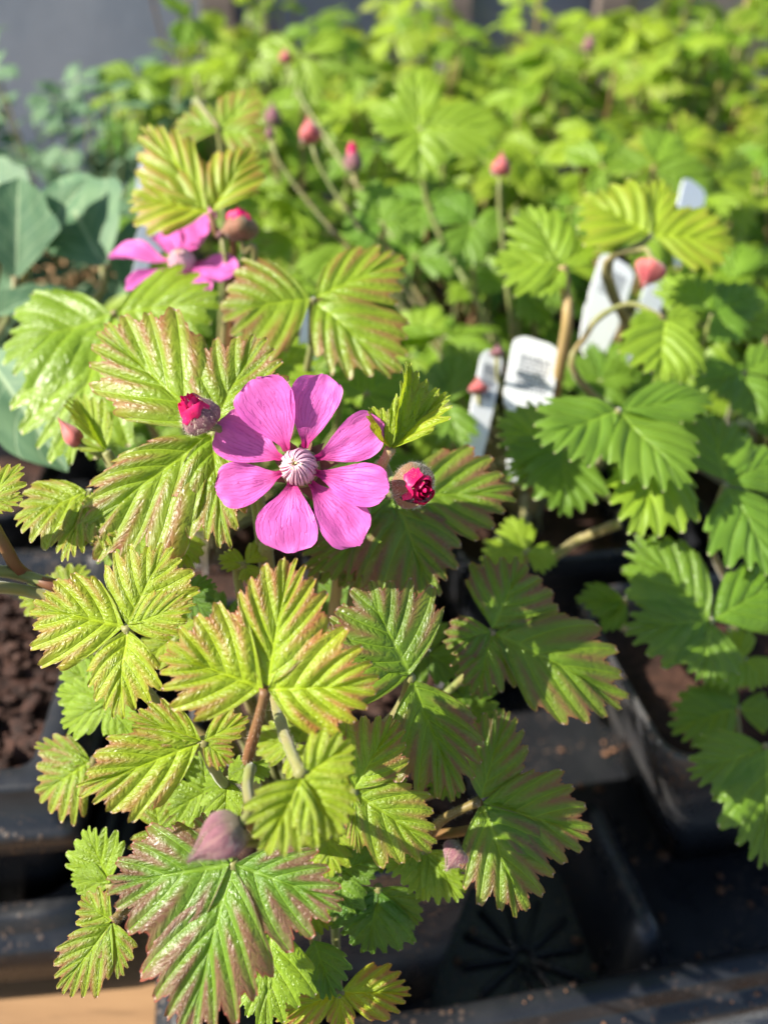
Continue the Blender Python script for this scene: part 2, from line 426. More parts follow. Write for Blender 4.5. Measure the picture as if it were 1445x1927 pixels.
def soft(o, seg=2, wd=.0008):
    m = o.modifiers.new('bevel', 'BEVEL'); m.width = wd; m.segments = seg; m.limit_method = 'ANGLE'; m.angle_limit = R(35)
    return o
def tray(c, yaw, hx, hy, label, cells=None, rimz=.035):
    W = yawed(c, yaw)
    root = tag(empty('plant_tray', W(0, 0, 0)), label, 'tray', 'black trays holding the pots')
    zb = .012
    prof = [(hx-.0035, hy-.0035, .016, zb+.001), (hx-.001, hy-.001, .016, zb), (hx, hy, .016, zb+.001), (hx-.0008, hy-.0008, .016, rimz-.010), (hx-.0016, hy-.0016, .016, rimz-.0085), (hx-.0042, hy-.0042, .016, rimz-.0072),
            (hx-.0052, hy-.0052, .016, rimz-.006), (hx-.0058, hy-.0058, .016, rimz-.001), (hx-.007, hy-.007, .016, rimz), (hx-.0112, hy-.0112, .014, rimz-.0004), (hx-.0124, hy-.0124, .014, rimz-.0016),
            (hx-.0132, hy-.0132, .014, rimz-.006), (hx-.018, hy-.018, .012, .010), (hx-.02, hy-.02, .012, .0035)]
    loft(W, prof).build('rim', M['plastic'], root)
    loft(W, [(hx-.0142, hy-.0142, .012, .02), (hx-.0196, hy-.0196, .012, .0012), (hx-.03, hy-.03, .012, .001)], closed_bottom=False).build('outer_wall', M['plastic'], root)
    mb = MB(); L = rrect(hx-.0195, hy-.0195, .012); mb.add([W(x, y, .004) for x, y in L], [tuple(range(len(L)))])
    mb.build('base', M['plastic'], root)
    return root, W
def ridge(W, x, y0, y1, h, root, wd=.006, along='y'):
    mb = MB(); vs = []
    prof = [(-wd*1.8, .0035), (-wd, h*.55), (-wd*.55, h*.9), (0, h), (wd*.55, h*.9), (wd, h*.55), (wd*1.8, .0035)]
    n = 12
    for i in range(n+1):
        y = y0+(y1-y0)*i/n
        e = smooth(0, .18, i/n)*smooth(1, .82, i/n)
        for px_, z in prof:
            zz = max(.0035, z*(.35+.65*e))
            vs.append(W(x+px_, y, zz) if along == 'y' else W(y, x+px_, zz))
    L = len(prof); fs = [(i*L+k, i*L+k+1, (i+1)*L+k+1, (i+1)*L+k) for i in range(n) for k in range(L-1)]
    mb.add(vs, fs); return mb.build('divider', M['plastic'], root)

YAW = R(10)
def soil_mesh(W, hx, hy, z, root, n=14, crumbs=0, amp=.004, seed=0):
    mb = MB(); vs = []
    for i in range(n+1):
        for j in range(n+1):
            x = -hx+2*hx*i/n; y = -hy+2*hy*j/n; p = W(x, y, z)
            vs.append(p+Vector((0, 0, amp*noise.noise(p*90+Vector((seed, 0, 0)))+amp*.6*noise.noise(p*260))))
    fs = [(i*(n+1)+j, (i+1)*(n+1)+j, (i+1)*(n+1)+j+1, i*(n+1)+j+1) for i in range(n) for j in range(n)]
    mb.add(vs, fs)
    for k in range(crumbs):
        p = W(rnd.uniform(-hx, hx)*.96, rnd.uniform(-hy, hy)*.96, z+rnd.uniform(-.001, .003))
        mb.blob(p, rnd.uniform(.0006, .0024), k, (rnd.uniform(.6, 1.8), rnd.uniform(.6, 1.6), rnd.uniform(.5, 1)), .7)
    o = mb.build('soil', M['soil'], root); o['kind'] = 'stuff'; return o
def pot(c, yaw, hw, h, z0, label, group=None, collar=.014, taper=.72, mat='plastic', crumbs=0, lean=(0, 0), soilres=10, soild=.010):
    W = yawed(c, yaw)
    root = tag(empty('plant_pot', W(0, 0, z0)), label, 'pot', group)
    T = z0+h
    b0 = hw*taper
    wall = [(b0, b0, .006, z0), (lerp(b0, hw-.0025, .5), lerp(b0, hw-.0025, .5), .007, z0+h*.42), (hw-.0025, hw-.0025, .008, T-collar)]
    o = loft(W, wall, closed_bottom=True, lean=lean).build('wall', M[mat], root)
    rim = [(hw-.0026, hw-.0026, .008, T-collar-.0005), (hw-.0008, hw-.0008, .008, T-collar), (hw, hw, .008, T-.0012), (hw-.0004, hw-.0004, .008, T-.0003), (hw-.0012, hw-.0012, .008, T),
           (hw-.0018, hw-.0018, .008, T-.0004), (hw-.0022, hw-.0022, .008, T-.002), (hw-.004, hw-.004, .008, T-.02)]
    loft(W, rim, lean=lean).build('rim', M[mat], root)
    Ws = lambda x, y, z: W(x+lean[0]*z, y+lean[1]*z, z)
    soil_mesh(Ws, hw-.0032, hw-.0032, T-soild, root, soilres, crumbs)
    return root, W

# main tray: its front inner edge runs past the hero pot
FX = Vector((math.cos(YAW), math.sin(YAW), 0)); FY = Vector((-math.sin(YAW), math.cos(YAW), 0))
TC = Vector((-.0565, .0768, 0)) + FX*.18 + FY*.135
tr1, W1 = tray(TC, YAW, .18, .135, 'black plastic tray holding the flowering plant, with an empty starred cell')
ridge(W1, -.0424, -.1215, -.058, .031, tr1, .0062)
ridge(W1, .045, -.1215, -.02, .031, tr1, .0062)
ridge(W1, -.045, -.155, -.075, .022, tr1, .005, 'x')
# star of ribs in the empty cell
CELL = (at(985, 1800, .252)); CELL.z = .004
for k in range(12):
    a = 2*math.pi*k/12+.15; mb = MB()
    d0 = Vector((math.cos(a), math.sin(a), 0)); s0 = Vector((-math.sin(a), math.cos(a), 0))
    mb.box(CELL+d0*.0105+Vector((0, 0, .0010)), .0085, .0009, .0012, (d0, s0, Vector((0, 0, 1)))); soft(mb.build('floor_rib', M['plastic'], tr1), 2, .0007)
HERO = Vector((-.0135, .1385, 0))
pot_hero, WH = pot(HERO, YAW, .0355, .0835, .0055, 'dusty black square pot of the flowering bramble', mat='dusty', crumbs=70, soilres=20, soild=.006)
pot_right, WR = pot(Vector((.116, .188, 0)), YAW, .037, .07, .0055, 'dusty soil-speckled black pot beside the empty starred cell', mat='dusty', taper=.66, lean=(-.12, .02), soild=.012)
# left tray with the pot of bare soil
LY = R(5)
LC = Vector((-.262, .2285, 0))
tr2, W2 = tray(LC, LY, .178, .1235, 'black ribbed tray beside the bare pine plank')
LP = Vector((-.1370, .1765, 0)); WL = yawed(LP, LY)
pot_l = tag(empty('plant_pot', WL(0, 0, .0055)), 'wide black pot of bare brown soil with a pale inner edge', 'pot')
hw = .0525; T = .085
loft(WL, [(hw*.74, hw*.74, .007, .0055), (hw-.009, hw-.009, .008, T-.024)], closed_bottom=True).build('wall', M['plastic'], pot_l)
loft(WL, [(hw-.0095, hw-.0095, .008, T-.0235), (hw+.001, hw+.001, .004, T-.0225), (hw+.0015, hw+.0015, .004, T-.0155), (hw+.0005, hw+.0005, .004, T-.0145), (hw-.0015, hw-.0015, .004, T-.0138),
          (hw-.002, hw-.002, .004, T-.0015), (hw-.0026, hw-.0026, .004, T-.0003), (hw-.0035, hw-.0035, .004, T), (hw-.0085, hw-.0085, .004, T-.0002), (hw-.0095, hw-.0095, .004, T-.001), (hw-.011, hw-.011, .004, T-.022)]).build('rim', M['plastic'], pot_l)
soil_mesh(WL, hw-.0105, hw-.0105, T-.0105, pot_l, 40, 520, .0045)
# ------------------------------------------------------------------ leaflets
def leaflet_mesh(name, n_veins=5, sub=10, m=8, asym=0.0, lobe=0.0, fold=.16, curl=.10, pleat=.05, seed=0, tooth=.17, base=.26, blunt=0.0, mat='leaf'):
    """unit leaflet: x 0..1 along midrib, |y|<=.5; rows run along the side veins"""
    rn = random.Random(seed); mb = MB(); n = n_veins*sub
    outl = [(0, .012), (.08, .13), (.2, .31), (.33, .43), (.46, .495), (.57, .5), (.69, .445), (.81, .325), (.90, .195), (.965, .085), (1.0, .012)]
    def hw_(x, k): return interp(outl, min(1, max(0, x)))*k
    sides = []; ymax = 0
    jit = [[rn.uniform(-.05, .05) for _ in range(n_veins+2)] for _ in range(2)]
    for si, sg in enumerate((1, -1)):
        k = 1+asym*sg; rows = []
        ws = [rn.uniform(.72, 1.28) for _ in range(n_veins)]; tot = sum(ws); cum = [0]; tj = [rn.uniform(.7, 1.25) for _ in range(n_veins)]
        for w_ in ws: cum.append(cum[-1]+w_/tot)
        for i in range(n+1):
            vi = min(n_veins-1, i//sub); t = (i-vi*sub)/sub
            u = min(1.0, cum[vi]+(cum[vi+1]-cum[vi])*t)
            x0 = .74*u**1.22
            ang = R(70 if k > 1.02 else 62)*(1-u)**.72+R(1.5)
            # length of this vein up to the outline
            rr = 0; st = .008
            while rr < 1.1:
                rr += st; x = x0+rr*math.cos(ang*.9); y = rr*math.sin(ang*.9)
                if x > 1 or y > hw_(x, k): break
            if i == n: rr = 1-x0
            rr *= 1+jit[si][vi]*math.sin(math.pi*t)
            if lobe and sg*asym >= 0: rr *= 1-lobe*math.exp(-((u-.40)/.045)**2)+lobe*.4*math.exp(-((u-.2)/.12)**2)
            td = tooth*smooth(-.02, .22, u)*(1-.25*smooth(.8, 1, u))
            saw = abs(2*t-1)
            dp = min(.34*rr, td*.58*tj[vi])
            rr -= dp*saw**1.5+dp*.26*(1-abs(((t*3) % 1.0)*2-1))*(1 if .12 < t < .88 else .0)
            row = []
            for j in range(m+1):
                q = j/m
                a = ang*(1-.20*q)
                row.append((x0+rr*q*math.cos(a), sg*rr*q*math.sin(a), q, u, t))
            rows.append(row)
        sides.append(rows); ymax = max(ymax, max(abs(p[1]) for r_ in rows for p in r_))
    ax = rn.uniform(0, 9)
    for si, rows in enumerate(sides):
        vs = []; uvs = []
        for i, row in enumerate(rows):
            for x, y, q, u, t in row:
                yy = y*.5/ymax
                ridge_ = abs(math.cos(math.pi*t))**.8           # 1 between veins, 0 on vein
                ph = .5-.5*math.cos(2*math.pi*t+math.pi)
                z = pleat*(.75+.6*noise.noise(Vector((u*3+ax, si*5, seed))))*ridge_*smooth(0, .22, q)*(1-.35*smooth(.75, 1, q))*smooth(-.15, .15, u)*smooth(1.02, .85, u)
                z += fold*abs(yy)*smooth(0, .15, q+u*.1) - curl*x*x*.9 - .34*abs(yy)**2.2
                z -= .035*smooth(.8, 1.0, q)*(1-ridge_)
                z += .055*noise.noise(Vector((x*2.6+ax, yy*2.6+seed, 0)))+.008*noise.noise(Vector((x*7+ax, yy*7, seed)))*q
                vs.append((x, yy, z)); uvs.append((i/len(rows[:-1])*n_veins+si*20, q))
        L = m+1; fs = []
        for i in range(len(rows)-1):
            for j in range(m):
                a_, b_, c_, d_ = i*L+j, (i+1)*L+j, (i+1)*L+j+1, i*L+j+1
                if j == 0: f = (a_, b_, c_, d_)
                else: f = (a_, b_, c_, d_)
                fs.append(f if si == 1 else f[::-1])
        # faces on +y side come out facing -z when ordered i,j: flip so both face +z
        fs = [f[::-1] for f in fs]
        mb.add(vs, fs, uvs)
    return mb.mesh(name, M[mat])
# shared low variants for the crowd behind
LOW = [leaflet_mesh('leaflet', 4, 7, 4, a, 0, .16+.1*rnd.random(), .08+.1*rnd.random(), .045, 100+k, .24, mat='leaf_far') for k, a in enumerate((0, .18, -.18, .05, -.05, .25, -.25, .1))]
def place_leaflet(me, base, tip, n, width, parent, color, roll=0, zs=1.0):
    D = tip-base; L = D.length; X = D.normalized()
    Y = n.cross(X)
    if Y.length < 1e-4: Y = X.orthogonal()
    Y.normalize(); Z = X.cross(Y)
    if roll:
        q = Matrix.Rotation(R(roll), 3, X); Y = q @ Y; Z = q @ Z
    o = bpy.data.objects.new('leaflet', me); col.objects.link(o)
    s = (L+width)/2*zs
    m4 = Matrix(((X.x*L, Y.x*width, Z.x*s, base.x), (X.y*L, Y.y*width, Z.y*s, base.y), (X.z*L, Y.z*width, Z.z*s, base.z), (0, 0, 0, 1)))
    o.matrix_basis = m4; o.color = color
    attach(o, parent)
    return o
def petiole(pts, r0, r1, plant, mat='stem', name='leaf', n=7, down=0):
    mb = MB(); k = len(pts)
    rad = [lerp(r0, r1, i/(k-1))*(1+.35*math.exp(-(i/1.5)**2)+.16*noise.noise(pts[i]*330)) for i in range(k)]
    mb.tube(pts, rad, n)
    o = mb.build(name, M[mat], plant)
    if down:
        hb = MB(); rn = random.Random(k)
        for q in range(down):
            i = rn.randrange(0, max(1, int(k*.75))); f = rn.random(); p = pts[i].lerp(pts[i+1], f); t = (pts[i+1]-pts[i]).normalized()
            v = Vector((rn.uniform(-1, 1), rn.uniform(-1, 1), rn.uniform(-1, 1))); v = (v-t*v.dot(t)).normalized()
            sd_ = v.cross(t)*.000016; b0 = p+v*rad[i]*.95; dr = (v+t*rn.uniform(-.5, .5)).normalized()*rn.uniform(.0003, .0008)
            hb.add([b0-sd_, b0+sd_, b0+dr], [(0, 1, 2)])
        h = hb.build('down', M['fuzz'], o, False); h['kind'] = 'stuff'
    return o

PLANTS = {}
def plant(key, root, label, group=None, cat='plant', name='bramble_plant'):
    o = tag(empty(name, root), label, cat, group); PLANTS[key] = (o, Vector(root)); return o
plant('hero', Vector((-.018, .114, .083)), 'bronze-tinged bramble plant bearing the open magenta flower')
plant('backleft', Vector((-.062, .238, .074)), 'pale green bramble plant behind the open flower, with a second pink flower')
plant('right', Vector((.112, .192, .065)), 'plain green bramble plant in the soil-speckled pot beside the empty cell')
plant('mid', Vector((.055, .262, .074)), 'leafy green bramble plant with a tan cane beside the white labels')
plant('midright', Vector((.150, .285, .074)), 'bramble plant with a drooping dull red bud against a white label')
plant('leftedge', WL(.02, .035, .079), 'small yellow-green bramble shoot at the bare soil pot')
BURY = Vector((0, 0, -.006))
ZH = {}
STY = {  # bronze, youth, light
    'Y': (.75, .95, 1.0), 'YB': (1.15, .88, 1.0), 'B': (2.3, .20, .95), 'M': (1.2, .30, .9), 'G': (.05, .22, .95), 'GL': (.0, .58, 1.08), 'D': (.1, .1, .8), 'YG': (.25, .9, 1.0), 'O': (1.0, .62, 1.0)}  # G: plain green leaf, deepened further to stand in for shade on the right
lid = [0]
def leaf(key, J, d, nrm, tips, sty='Y', via=None, pr=.0009, pm='stem', fold=None, curl=None, pleat=None, dense=True, rootoff=None):
    """J: junction pixel, tips: (px,py,width ratio,[asym,[roll,[lift]]])"""
    pl, root = PLANTS[key]
    n = cdir(*nrm); P = at(J[0], J[1], d); lid[0] += 1
    rn = random.Random(lid[0]*7+3)
    # petiole
    if via:
        pts = catmull([P]+[at(*q) for q in via]+([root+BURY] if rootoff is None else [root+BURY+Vector(rootoff)]), 6)
    else:
        e = root+BURY+Vector((rn.uniform(-.006, .006), rn.uniform(-.006, .006), 0))
        k = (P-e).length
        pts = bez(P, P-n*k*.15-Vector((0, 0, k*.28)), e+Vector((0, 0, k*.5))+(P-e)*.15, e, 12)
    lf = petiole(pts, pr*.8, pr*1.25, pl, pm, n=9 if dense else 7, down=420 if (key == 'hero' and via) else 0)
    c0 = STY[sty]
    for q in tips:
        q = tuple(q)+(0,)*(6-len(q)) if len(q) < 6 else q
        tx, ty, wr, asym, roll, lift = q[:6]
        tp = on_plane(tx, ty, P, n)
        if lift: 
            r_ = (tp-CAM); tp = CAM+r_*(1-lift/r_.length)
        base = P+(tp-P)*.025
        D = tp-base; L = D.length
        Y = n.cross(D.normalized()).normalized()
        view = (P-CAM).normalized()
        fs_ = max(.55, math.sqrt(max(0, 1-Y.dot(view)**2)))
        lp = math.hypot(tx-J[0], ty-J[1])
        wd = min(1.20*wr*lp*d/F/fs_, L*1.9)
        fo = fold if fold is not None else rn.uniform(.10, .24)
        cu = curl if curl is not None else rn.uniform(.02, .12)
        pt = pleat if pleat is not None else rn.uniform(.030, .046)
        nv = 5 if lp > 120 else 4
        me = leaflet_mesh('leaflet', nv, 11 if dense else 7, 8 if dense else 5, asym, .16 if abs(asym) > .25 else 0, fo, cu, pt, lid[0]*10+int(tx) % 7, rn.uniform(.22, .30), mat='leaf' if d < .2 else 'leaf_far')
        # tip sinks with curl: aim the unit tip (x=1) at the pixel
        cc = (max(0, c0[0]*rn.uniform(.8, 1.2)), min(1, max(0, c0[1]+rn.uniform(-.08, .08))), c0[2]*rn.uniform(.93, 1.05), 1)
        Zl = n; s = (L+wd)/2
        place_leaflet(me, base, tp+n*cu*.8*s, n, wd, lf, cc, roll)
    return lf

# --- leaves of the flowering plant
leaf('hero', (398, 812), .148, (-.15, .30), [(178, 606, .74, -.1), (130, 1030, .66, .3), (425, 1040, .62, -.2), (492, 622, .80, .05)], 'O', via=[(470, 900, .155), (500, 1010, .158)])
leaf('hero', (238, 1180), .134, (-.1, .30), [(52, 1140, .95, .1), (318, 1018, .86, -.05), (222, 1358, .72, .1), (372, 1130, .6)], 'Y', via=[(300, 1330, .15)])
leaf('hero', (500, 1298), .118, (-.1, .25), [(298, 1222, .98, -.12), (548, 1042, .62), (718, 1290, .92, .12)], 'YB', via=[(482, 1370, .1195), (465, 1440, .124), (470, 1510, .132), (480, 1560, .142)], pr=.0009, pm='stem_red', pleat=.054, fold=.2)
leaf('hero', (382, 1395), .126, (.05, .35), [(140, 1492, .58, .1), (238, 1345, .55, -.1), (472, 1350, .55, .1), (440, 1440, .7)], 'YB', pleat=.050)
leaf('hero', (438, 1625), .124, (-.1, .4), [(195, 1668, .92, .15), (345, 1975, .56), (652, 1705, .80, -.15), (370, 1530, .8)], 'B', fold=.10)
leaf('hero', (570, 1462), .109, (.1, .45), [(490, 1612, .85, .1), (645, 1582, .80), (668, 1395, .85)], 'YG', pleat=.062, fold=.3, via=[(548, 1415, .114), (525, 1350, .130), (522, 1330, .150)])
leaf('hero', (664, 1490), .128, (.1, .35), [(748, 1345, .82, .1), (825, 1600, .72, -.05), (675, 1612, .30)], 'O')
leaf('hero', (772, 1275), .143, (.15, .25), [(680, 1092, 1.12, .05), (582, 1185, .95, 0, 18), (868, 1510, .66, -.05)], 'M', fold=.12)
leaf('hero', (925, 1188), .162, (.2, .45), [(985, 1048, 1.15, -.1), (1188, 1328, .62, .05), (895, 1318, .85), (832, 1215, .8)], 'M', fold=.1)
leaf('hero', (903, 1508), .148, (.15, .35), [(1122, 1575, .74, .05), (955, 1328, .62), (985, 1732, .72, .1)], 'M', via=[(830, 1545, .152), (770, 1600, .165)], pm='stem_red', fold=.12)
leaf('hero', (738, 930), .162, (.1, .30), [(980, 930, .68, .05), (818, 1135, 1.0, -.2), (610, 1090, .75, .1)], 'M', via=[(640, 1010, .165), (590, 1100, .17)], fold=.08, pleat=.035)
leaf('hero', (745, 952), .166, (.05, .35), [(566, 1082, .66, .1), (700, 1150, .85), (850, 1080, .7)], 'M', fold=.08, pleat=.03)
leaf('hero', (735, 845), .139, (.15, .1), [(772, 676, .52, 0, 40), (846, 735, .62, 0, -25), (694, 762, .60, 0, 20)], 'YG', via=[(716, 880, .142), (700, 930, .15), (640, 1060, .162)], pm='cane', fold=.7, pleat=.054, pr=.001)
leaf('hero', (462, 1062), .158, (0, .5), [(408, 1048, .7), (478, 1100, .95), (508, 1015, .6)], 'YG', via=[(455, 1130, .163)], dense=False)
leaf('hero', (166, 925), .150, (-.1, .6), [(22, 985, .72, .1), (120, 1062, .5), (205, 1035, .7)], 'Y', dense=False, via=[(210, 1040, .158)])
leaf('hero', (205, 1322), .156, (-.2, .3), [(100, 1300, .62, .1), (110, 1368, .7, 0), (250, 1390, .8), (192, 1238, .7)], 'GL', dense=False)
leaf('hero', (172, 1432), .158, (-.1, .4), [(66, 1502, 1.1, .1), (60, 1400, .5)], 'O', dense=False)
leaf('hero', (185, 1290), .16, (-.1, .3), [(112, 1250, .8), (170, 1230, .7)], 'GL', dense=False)
leaf('hero', (212, 1735), .134, (-.1, .4), [(108, 1872, .62, .1), (228, 1845, .55), (148, 1690, .9)], 'O', pm='stem_red', fold=.22, via=[(235, 1715, .136), (300, 1680, .148)])
leaf('hero', (208, 1665), .146, (-.2, .2), [(160, 1555, .85, .1), (130, 1650, .7)], 'GL', dense=False)
leaf('hero', (512, 1735), .140, (0, .5), [(498, 1945, .72, .05), (430, 1900, .5)], 'GL', pleat=.03)
leaf('hero', (470, 1690), .138, (0, .5), [(340, 1790, .4), (530, 1750, .4)], 'G', dense=False)
leaf('hero', (712, 1672), .150, (.1, .3), [(690, 1800, 1.1, .05), (795, 1740, .6), (640, 1730, .6)], 'D')
leaf('hero', (590, 1768), .144, (0, .4), [(628, 1885, .72)], 'D', dense=False)
leaf('hero', (638, 1868), .142, (.1, .5), [(778, 1868, .60, .05), (512, 1920, .5), (645, 1960, .5)], 'YB')
leaf('hero', (800, 1600), .150, (0, .5), [(720, 1640, .7), (870, 1700, .7), (790, 1700, .8)], 'GL', dense=False)
leaf('hero', (430, 1470), .142, (0, .4), [(380, 1490, .9), (420, 1560, .9), (480, 1430, .8)], 'GL', dense=False)
leaf('hero', (690, 1400), .150, (0, .4), [(620, 1370, .8), (760, 1430, .8)], 'YG', dense=False)
leaf('hero', (640, 1640), .150, (0, .4), [(560, 1620, .8), (650, 1740, .8), (720, 1610, .8)], 'G', dense=False)
leaf('hero', (350, 1120), .152, (0, .4), [(300, 1080, .8), (400, 1160, .8), (410, 1100, .8)], 'D', dense=False)
for (J, d, st) in (((560, 1400), .158, 'YG'), ((620, 1570), .150, 'YG'), ((720, 1570), .158, 'G'), ((390, 1490), .150, 'GL'), ((330, 1200), .155, 'YG'), ((650, 1250), .165, 'G'),
                   ((420, 1760), .150, 'YG'), ((560, 1690), .150, 'GL'), ((300, 1560), .150, 'O'), ((280, 1420), .152, 'YG'), ((860, 1440), .165, 'G'), ((800, 1230), .178, 'G'), ((640, 1120), .178, 'G'), ((880, 1330), .175, 'G'), ((700, 1480), .162, 'YG'), ((120, 1130), .165, 'YG'), ((420, 1180), .165, 'G'), ((250, 1010), .168, 'GL'), ((330, 1000), .165, 'YG')):
    a0 = rnd.uniform(0, 6.28)
    leaf('hero', J, d, (rnd.uniform(-.2, .2), rnd.uniform(.3, .6)), [(J[0]+rr_*math.cos(a0+o_), J[1]+rr_*math.sin(a0+o_), .85) for o_, rr_ in ((0, 88), (1.9, 80), (-1.9, 80))], st, dense=False)
leaf('leftedge', (-30, 950), .138, (-.1, .4), [(45, 870, .55), (48, 935, .55)], 'Y', via=[(-60, 1050, .15)])
# --- pale plant behind the flower
leaf('backleft', (215, 590), .195, (-.1, .45), [(-5, 668, .82, .1), (420, 560, .82, -.1), (108, 880, .72, .05)], 'GL', pleat=.022, fold=.06, via=[(225, 660, .215)])
leaf('backleft', (588, 562), .188, (.05, .45), [(408, 590, .95, .05), (772, 480, .60, -.05), (750, 712, .74, .1)], 'O', fold=.12, pleat=.03)
leaf('backleft', (396, 400), .205, (-.05, .25), [(268, 230, .56, .1), (238, 372, .78, -.1), (482, 272, .60)], 'Y', fold=.18, pleat=.054, via=[(408, 440, .206), (440, 520, .215)], pm='stem_red')
leaf('backleft', (415, 245), .240, (-.05, .35), [(325, 225, .8), (485, 165, .62), (505, 262, .72)], 'O', dense=False, via=[(365, 190, .245), (420, 330, .26)])
leaf('backleft', (690, 740), .200, (.1, .5), [(600, 690, .8), (780, 690, .8), (740, 810, .8)], 'G', dense=False)
leaf('backleft', (500, 700), .205, (0, .5), [(440, 660, .8), (560, 730, .8), (600, 660, .8)], 'GL', dense=False)
leaf('backleft', (290, 640), .215, (-.1, .5), [(180, 700, .8), (330, 760, .8), (380, 640, .8)], 'G', dense=False)
# --- right-hand plants
leaf('mid', (1163, 772), .200, (.1, .6), [(1005, 830, .82, .1), (1348, 742, .42), (1300, 920, .66, -.05)], 'G', pleat=.03, fold=.1)
leaf('mid', (1240, 850), .208, (.1, .55), [(1195, 1010, 1.0, .1), (1290, 960, .5)], 'GL', pleat=.03)
leaf('mid', (1060, 840), .215, (.1, .45), [(1060, 975, 1.0), (930, 790, .8), (945, 900, .7)], 'G', pleat=.03)
leaf('mid', (990, 1040), .205, (0, .6), [(900, 1060, .8), (955, 970, .8), (1050, 1060, .8)], 'GL', dense=False, pleat=.01)
leaf('mid', (840, 760), .24, (0, .5), [(760, 700, .8), (870, 850, .8), (860, 660, .8)], 'G', dense=False)
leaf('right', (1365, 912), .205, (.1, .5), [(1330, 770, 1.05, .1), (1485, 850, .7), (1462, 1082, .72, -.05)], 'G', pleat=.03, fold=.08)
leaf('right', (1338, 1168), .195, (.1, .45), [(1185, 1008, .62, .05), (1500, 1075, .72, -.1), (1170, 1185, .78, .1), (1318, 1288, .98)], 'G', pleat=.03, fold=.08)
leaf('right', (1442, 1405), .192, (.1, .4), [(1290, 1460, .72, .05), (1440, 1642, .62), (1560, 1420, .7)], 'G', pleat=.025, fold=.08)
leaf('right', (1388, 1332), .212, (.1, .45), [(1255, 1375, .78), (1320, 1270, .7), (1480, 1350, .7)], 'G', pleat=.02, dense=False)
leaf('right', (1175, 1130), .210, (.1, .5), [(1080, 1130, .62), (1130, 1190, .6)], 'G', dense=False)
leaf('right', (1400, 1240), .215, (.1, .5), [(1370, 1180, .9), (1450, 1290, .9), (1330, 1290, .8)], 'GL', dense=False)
leaf('mid', (1058, 500), .235, (.05, .5), [(920, 492, .72, .1), (985, 380, .72), (1120, 450, .7), (1010, 560, .7)], 'GL', dense=False, via=[(1063, 540, .236), (1060, 660, .24)], pm='cane', pr=.0016)
leaf('midright', (1225, 442), .238, (.05, .4), [(1090, 372, .82, .1), (1392, 455, .62), (1245, 330, .6)], 'YG', dense=False, via=[(1160, 560, .245)])
leaf('midright', (1250, 600), .228, (.1, .45), [(1238, 728, 1.05), (1320, 600, .7), (1180, 610, .6)], 'GL', dense=False, via=[(1180, 572, .232), (1106, 625, .236), (1112, 740, .246)], pm='stem')
leaf('midright', (1130, 715), .262, (.1, .5), [(1050, 700, .8), (1200, 690, .8), (1150, 800, .9), (1110, 640, .5)], 'G', dense=False)
leaf('midright', (1400, 700), .24, (.1, .5), [(1300, 720, .8), (1430, 800, .9), (1480, 660, .8)], 'G', dense=False)
leaf('midright', (1340, 590), .25, (.1, .5), [(1280, 520, .9), (1400, 640, .9), (1430, 540, .8)], 'G', dense=False)
leaf('mid', (790, 240), .30, (0, .3), [(782, 125, .72), (955, 240, .5), (790, 345, .9), (690, 210, .6)], 'GL', dense=False)
leaf('mid', (890, 420), .29, (0, .4), [(820, 370, .8), (960, 430, .8), (860, 510, .9)], 'G', dense=False)
leaf('mid', (720, 420), .28, (0, .4), [(640, 440, .8), (800, 420, .8), (700, 330, .8)], 'G', dense=False)

# ------------------------------------------------------------------ flowers and buds
def petal_mesh(seed, cup=.16, bend=.10, n=18, m=14):
    rn = random.Random(seed); mb = MB(); vs = []; uvs = []
    prof = [(0, .13), (.08, .17), (.2, .38), (.35, .66), (.5, .87), (.65, .99), (.75, 1), (.85, .96), (.92, .85), (.97, .66), (1, .36)]
    ox = rn.uniform(0, 20); sk = rn.uniform(-.16, .16)
    for i in range(n+1):
        x = (i/n)**.85; h = .5*interp(prof, x)
        for j in range(m+1):
            s = -1+2*j/m; y = s*h + sk*math.sin(math.pi*x)*.5
            xx = x - .05*x*abs(s)**2 + .035*noise.noise(Vector((s*3+ox, 3, 0)))*smooth(.7, 1, x)
            z = bend*(x**1.6) + cup*(y*y)*2.2*(1-.4*x) + (.07*noise.noise(Vector((x*2.4+ox, y*2.8, 1))) + .022*noise.noise(Vector((x*6+ox, y*7, 4))))*smooth(0, .4, x) + .022*noise.noise(Vector((s*7+ox, x*2, 5)))*smooth(.3, 1, x)
            z += .09*math.exp(-(x/.12)**2)*abs(s)
            vs.append((xx, y, z)); uvs.append((s, x))
    L = m+1
    mb.add(vs, [(i*L+j, (i+1)*L+j, (i+1)*L+j+1, i*L+j+1) for i in range(n) for j in range(m)], uvs)
    return mb.mesh('petal', M['petal'])
def frame_obj(name, me, base, tip, n, width, parent, zs=None, roll=0):
    D = tip-base; L = D.length; X = D.normalized(); Y = n.cross(X).normalized(); Z = X.cross(Y)
    if roll:
        q = Matrix.Rotation(R(roll), 3, X); Y = q @ Y; Z = q @ Z
    s = zs if zs else L
    o = bpy.data.objects.new(name, me); col.objects.link(o)
    o.matrix_basis = Matrix(((X.x*L, Y.x*width, Z.x*s, base.x), (X.y*L, Y.y*width, Z.y*s, base.y), (X.z*L, Y.z*width, Z.z*s, base.z), (0, 0, 0, 1)))
    attach(o, parent); return o
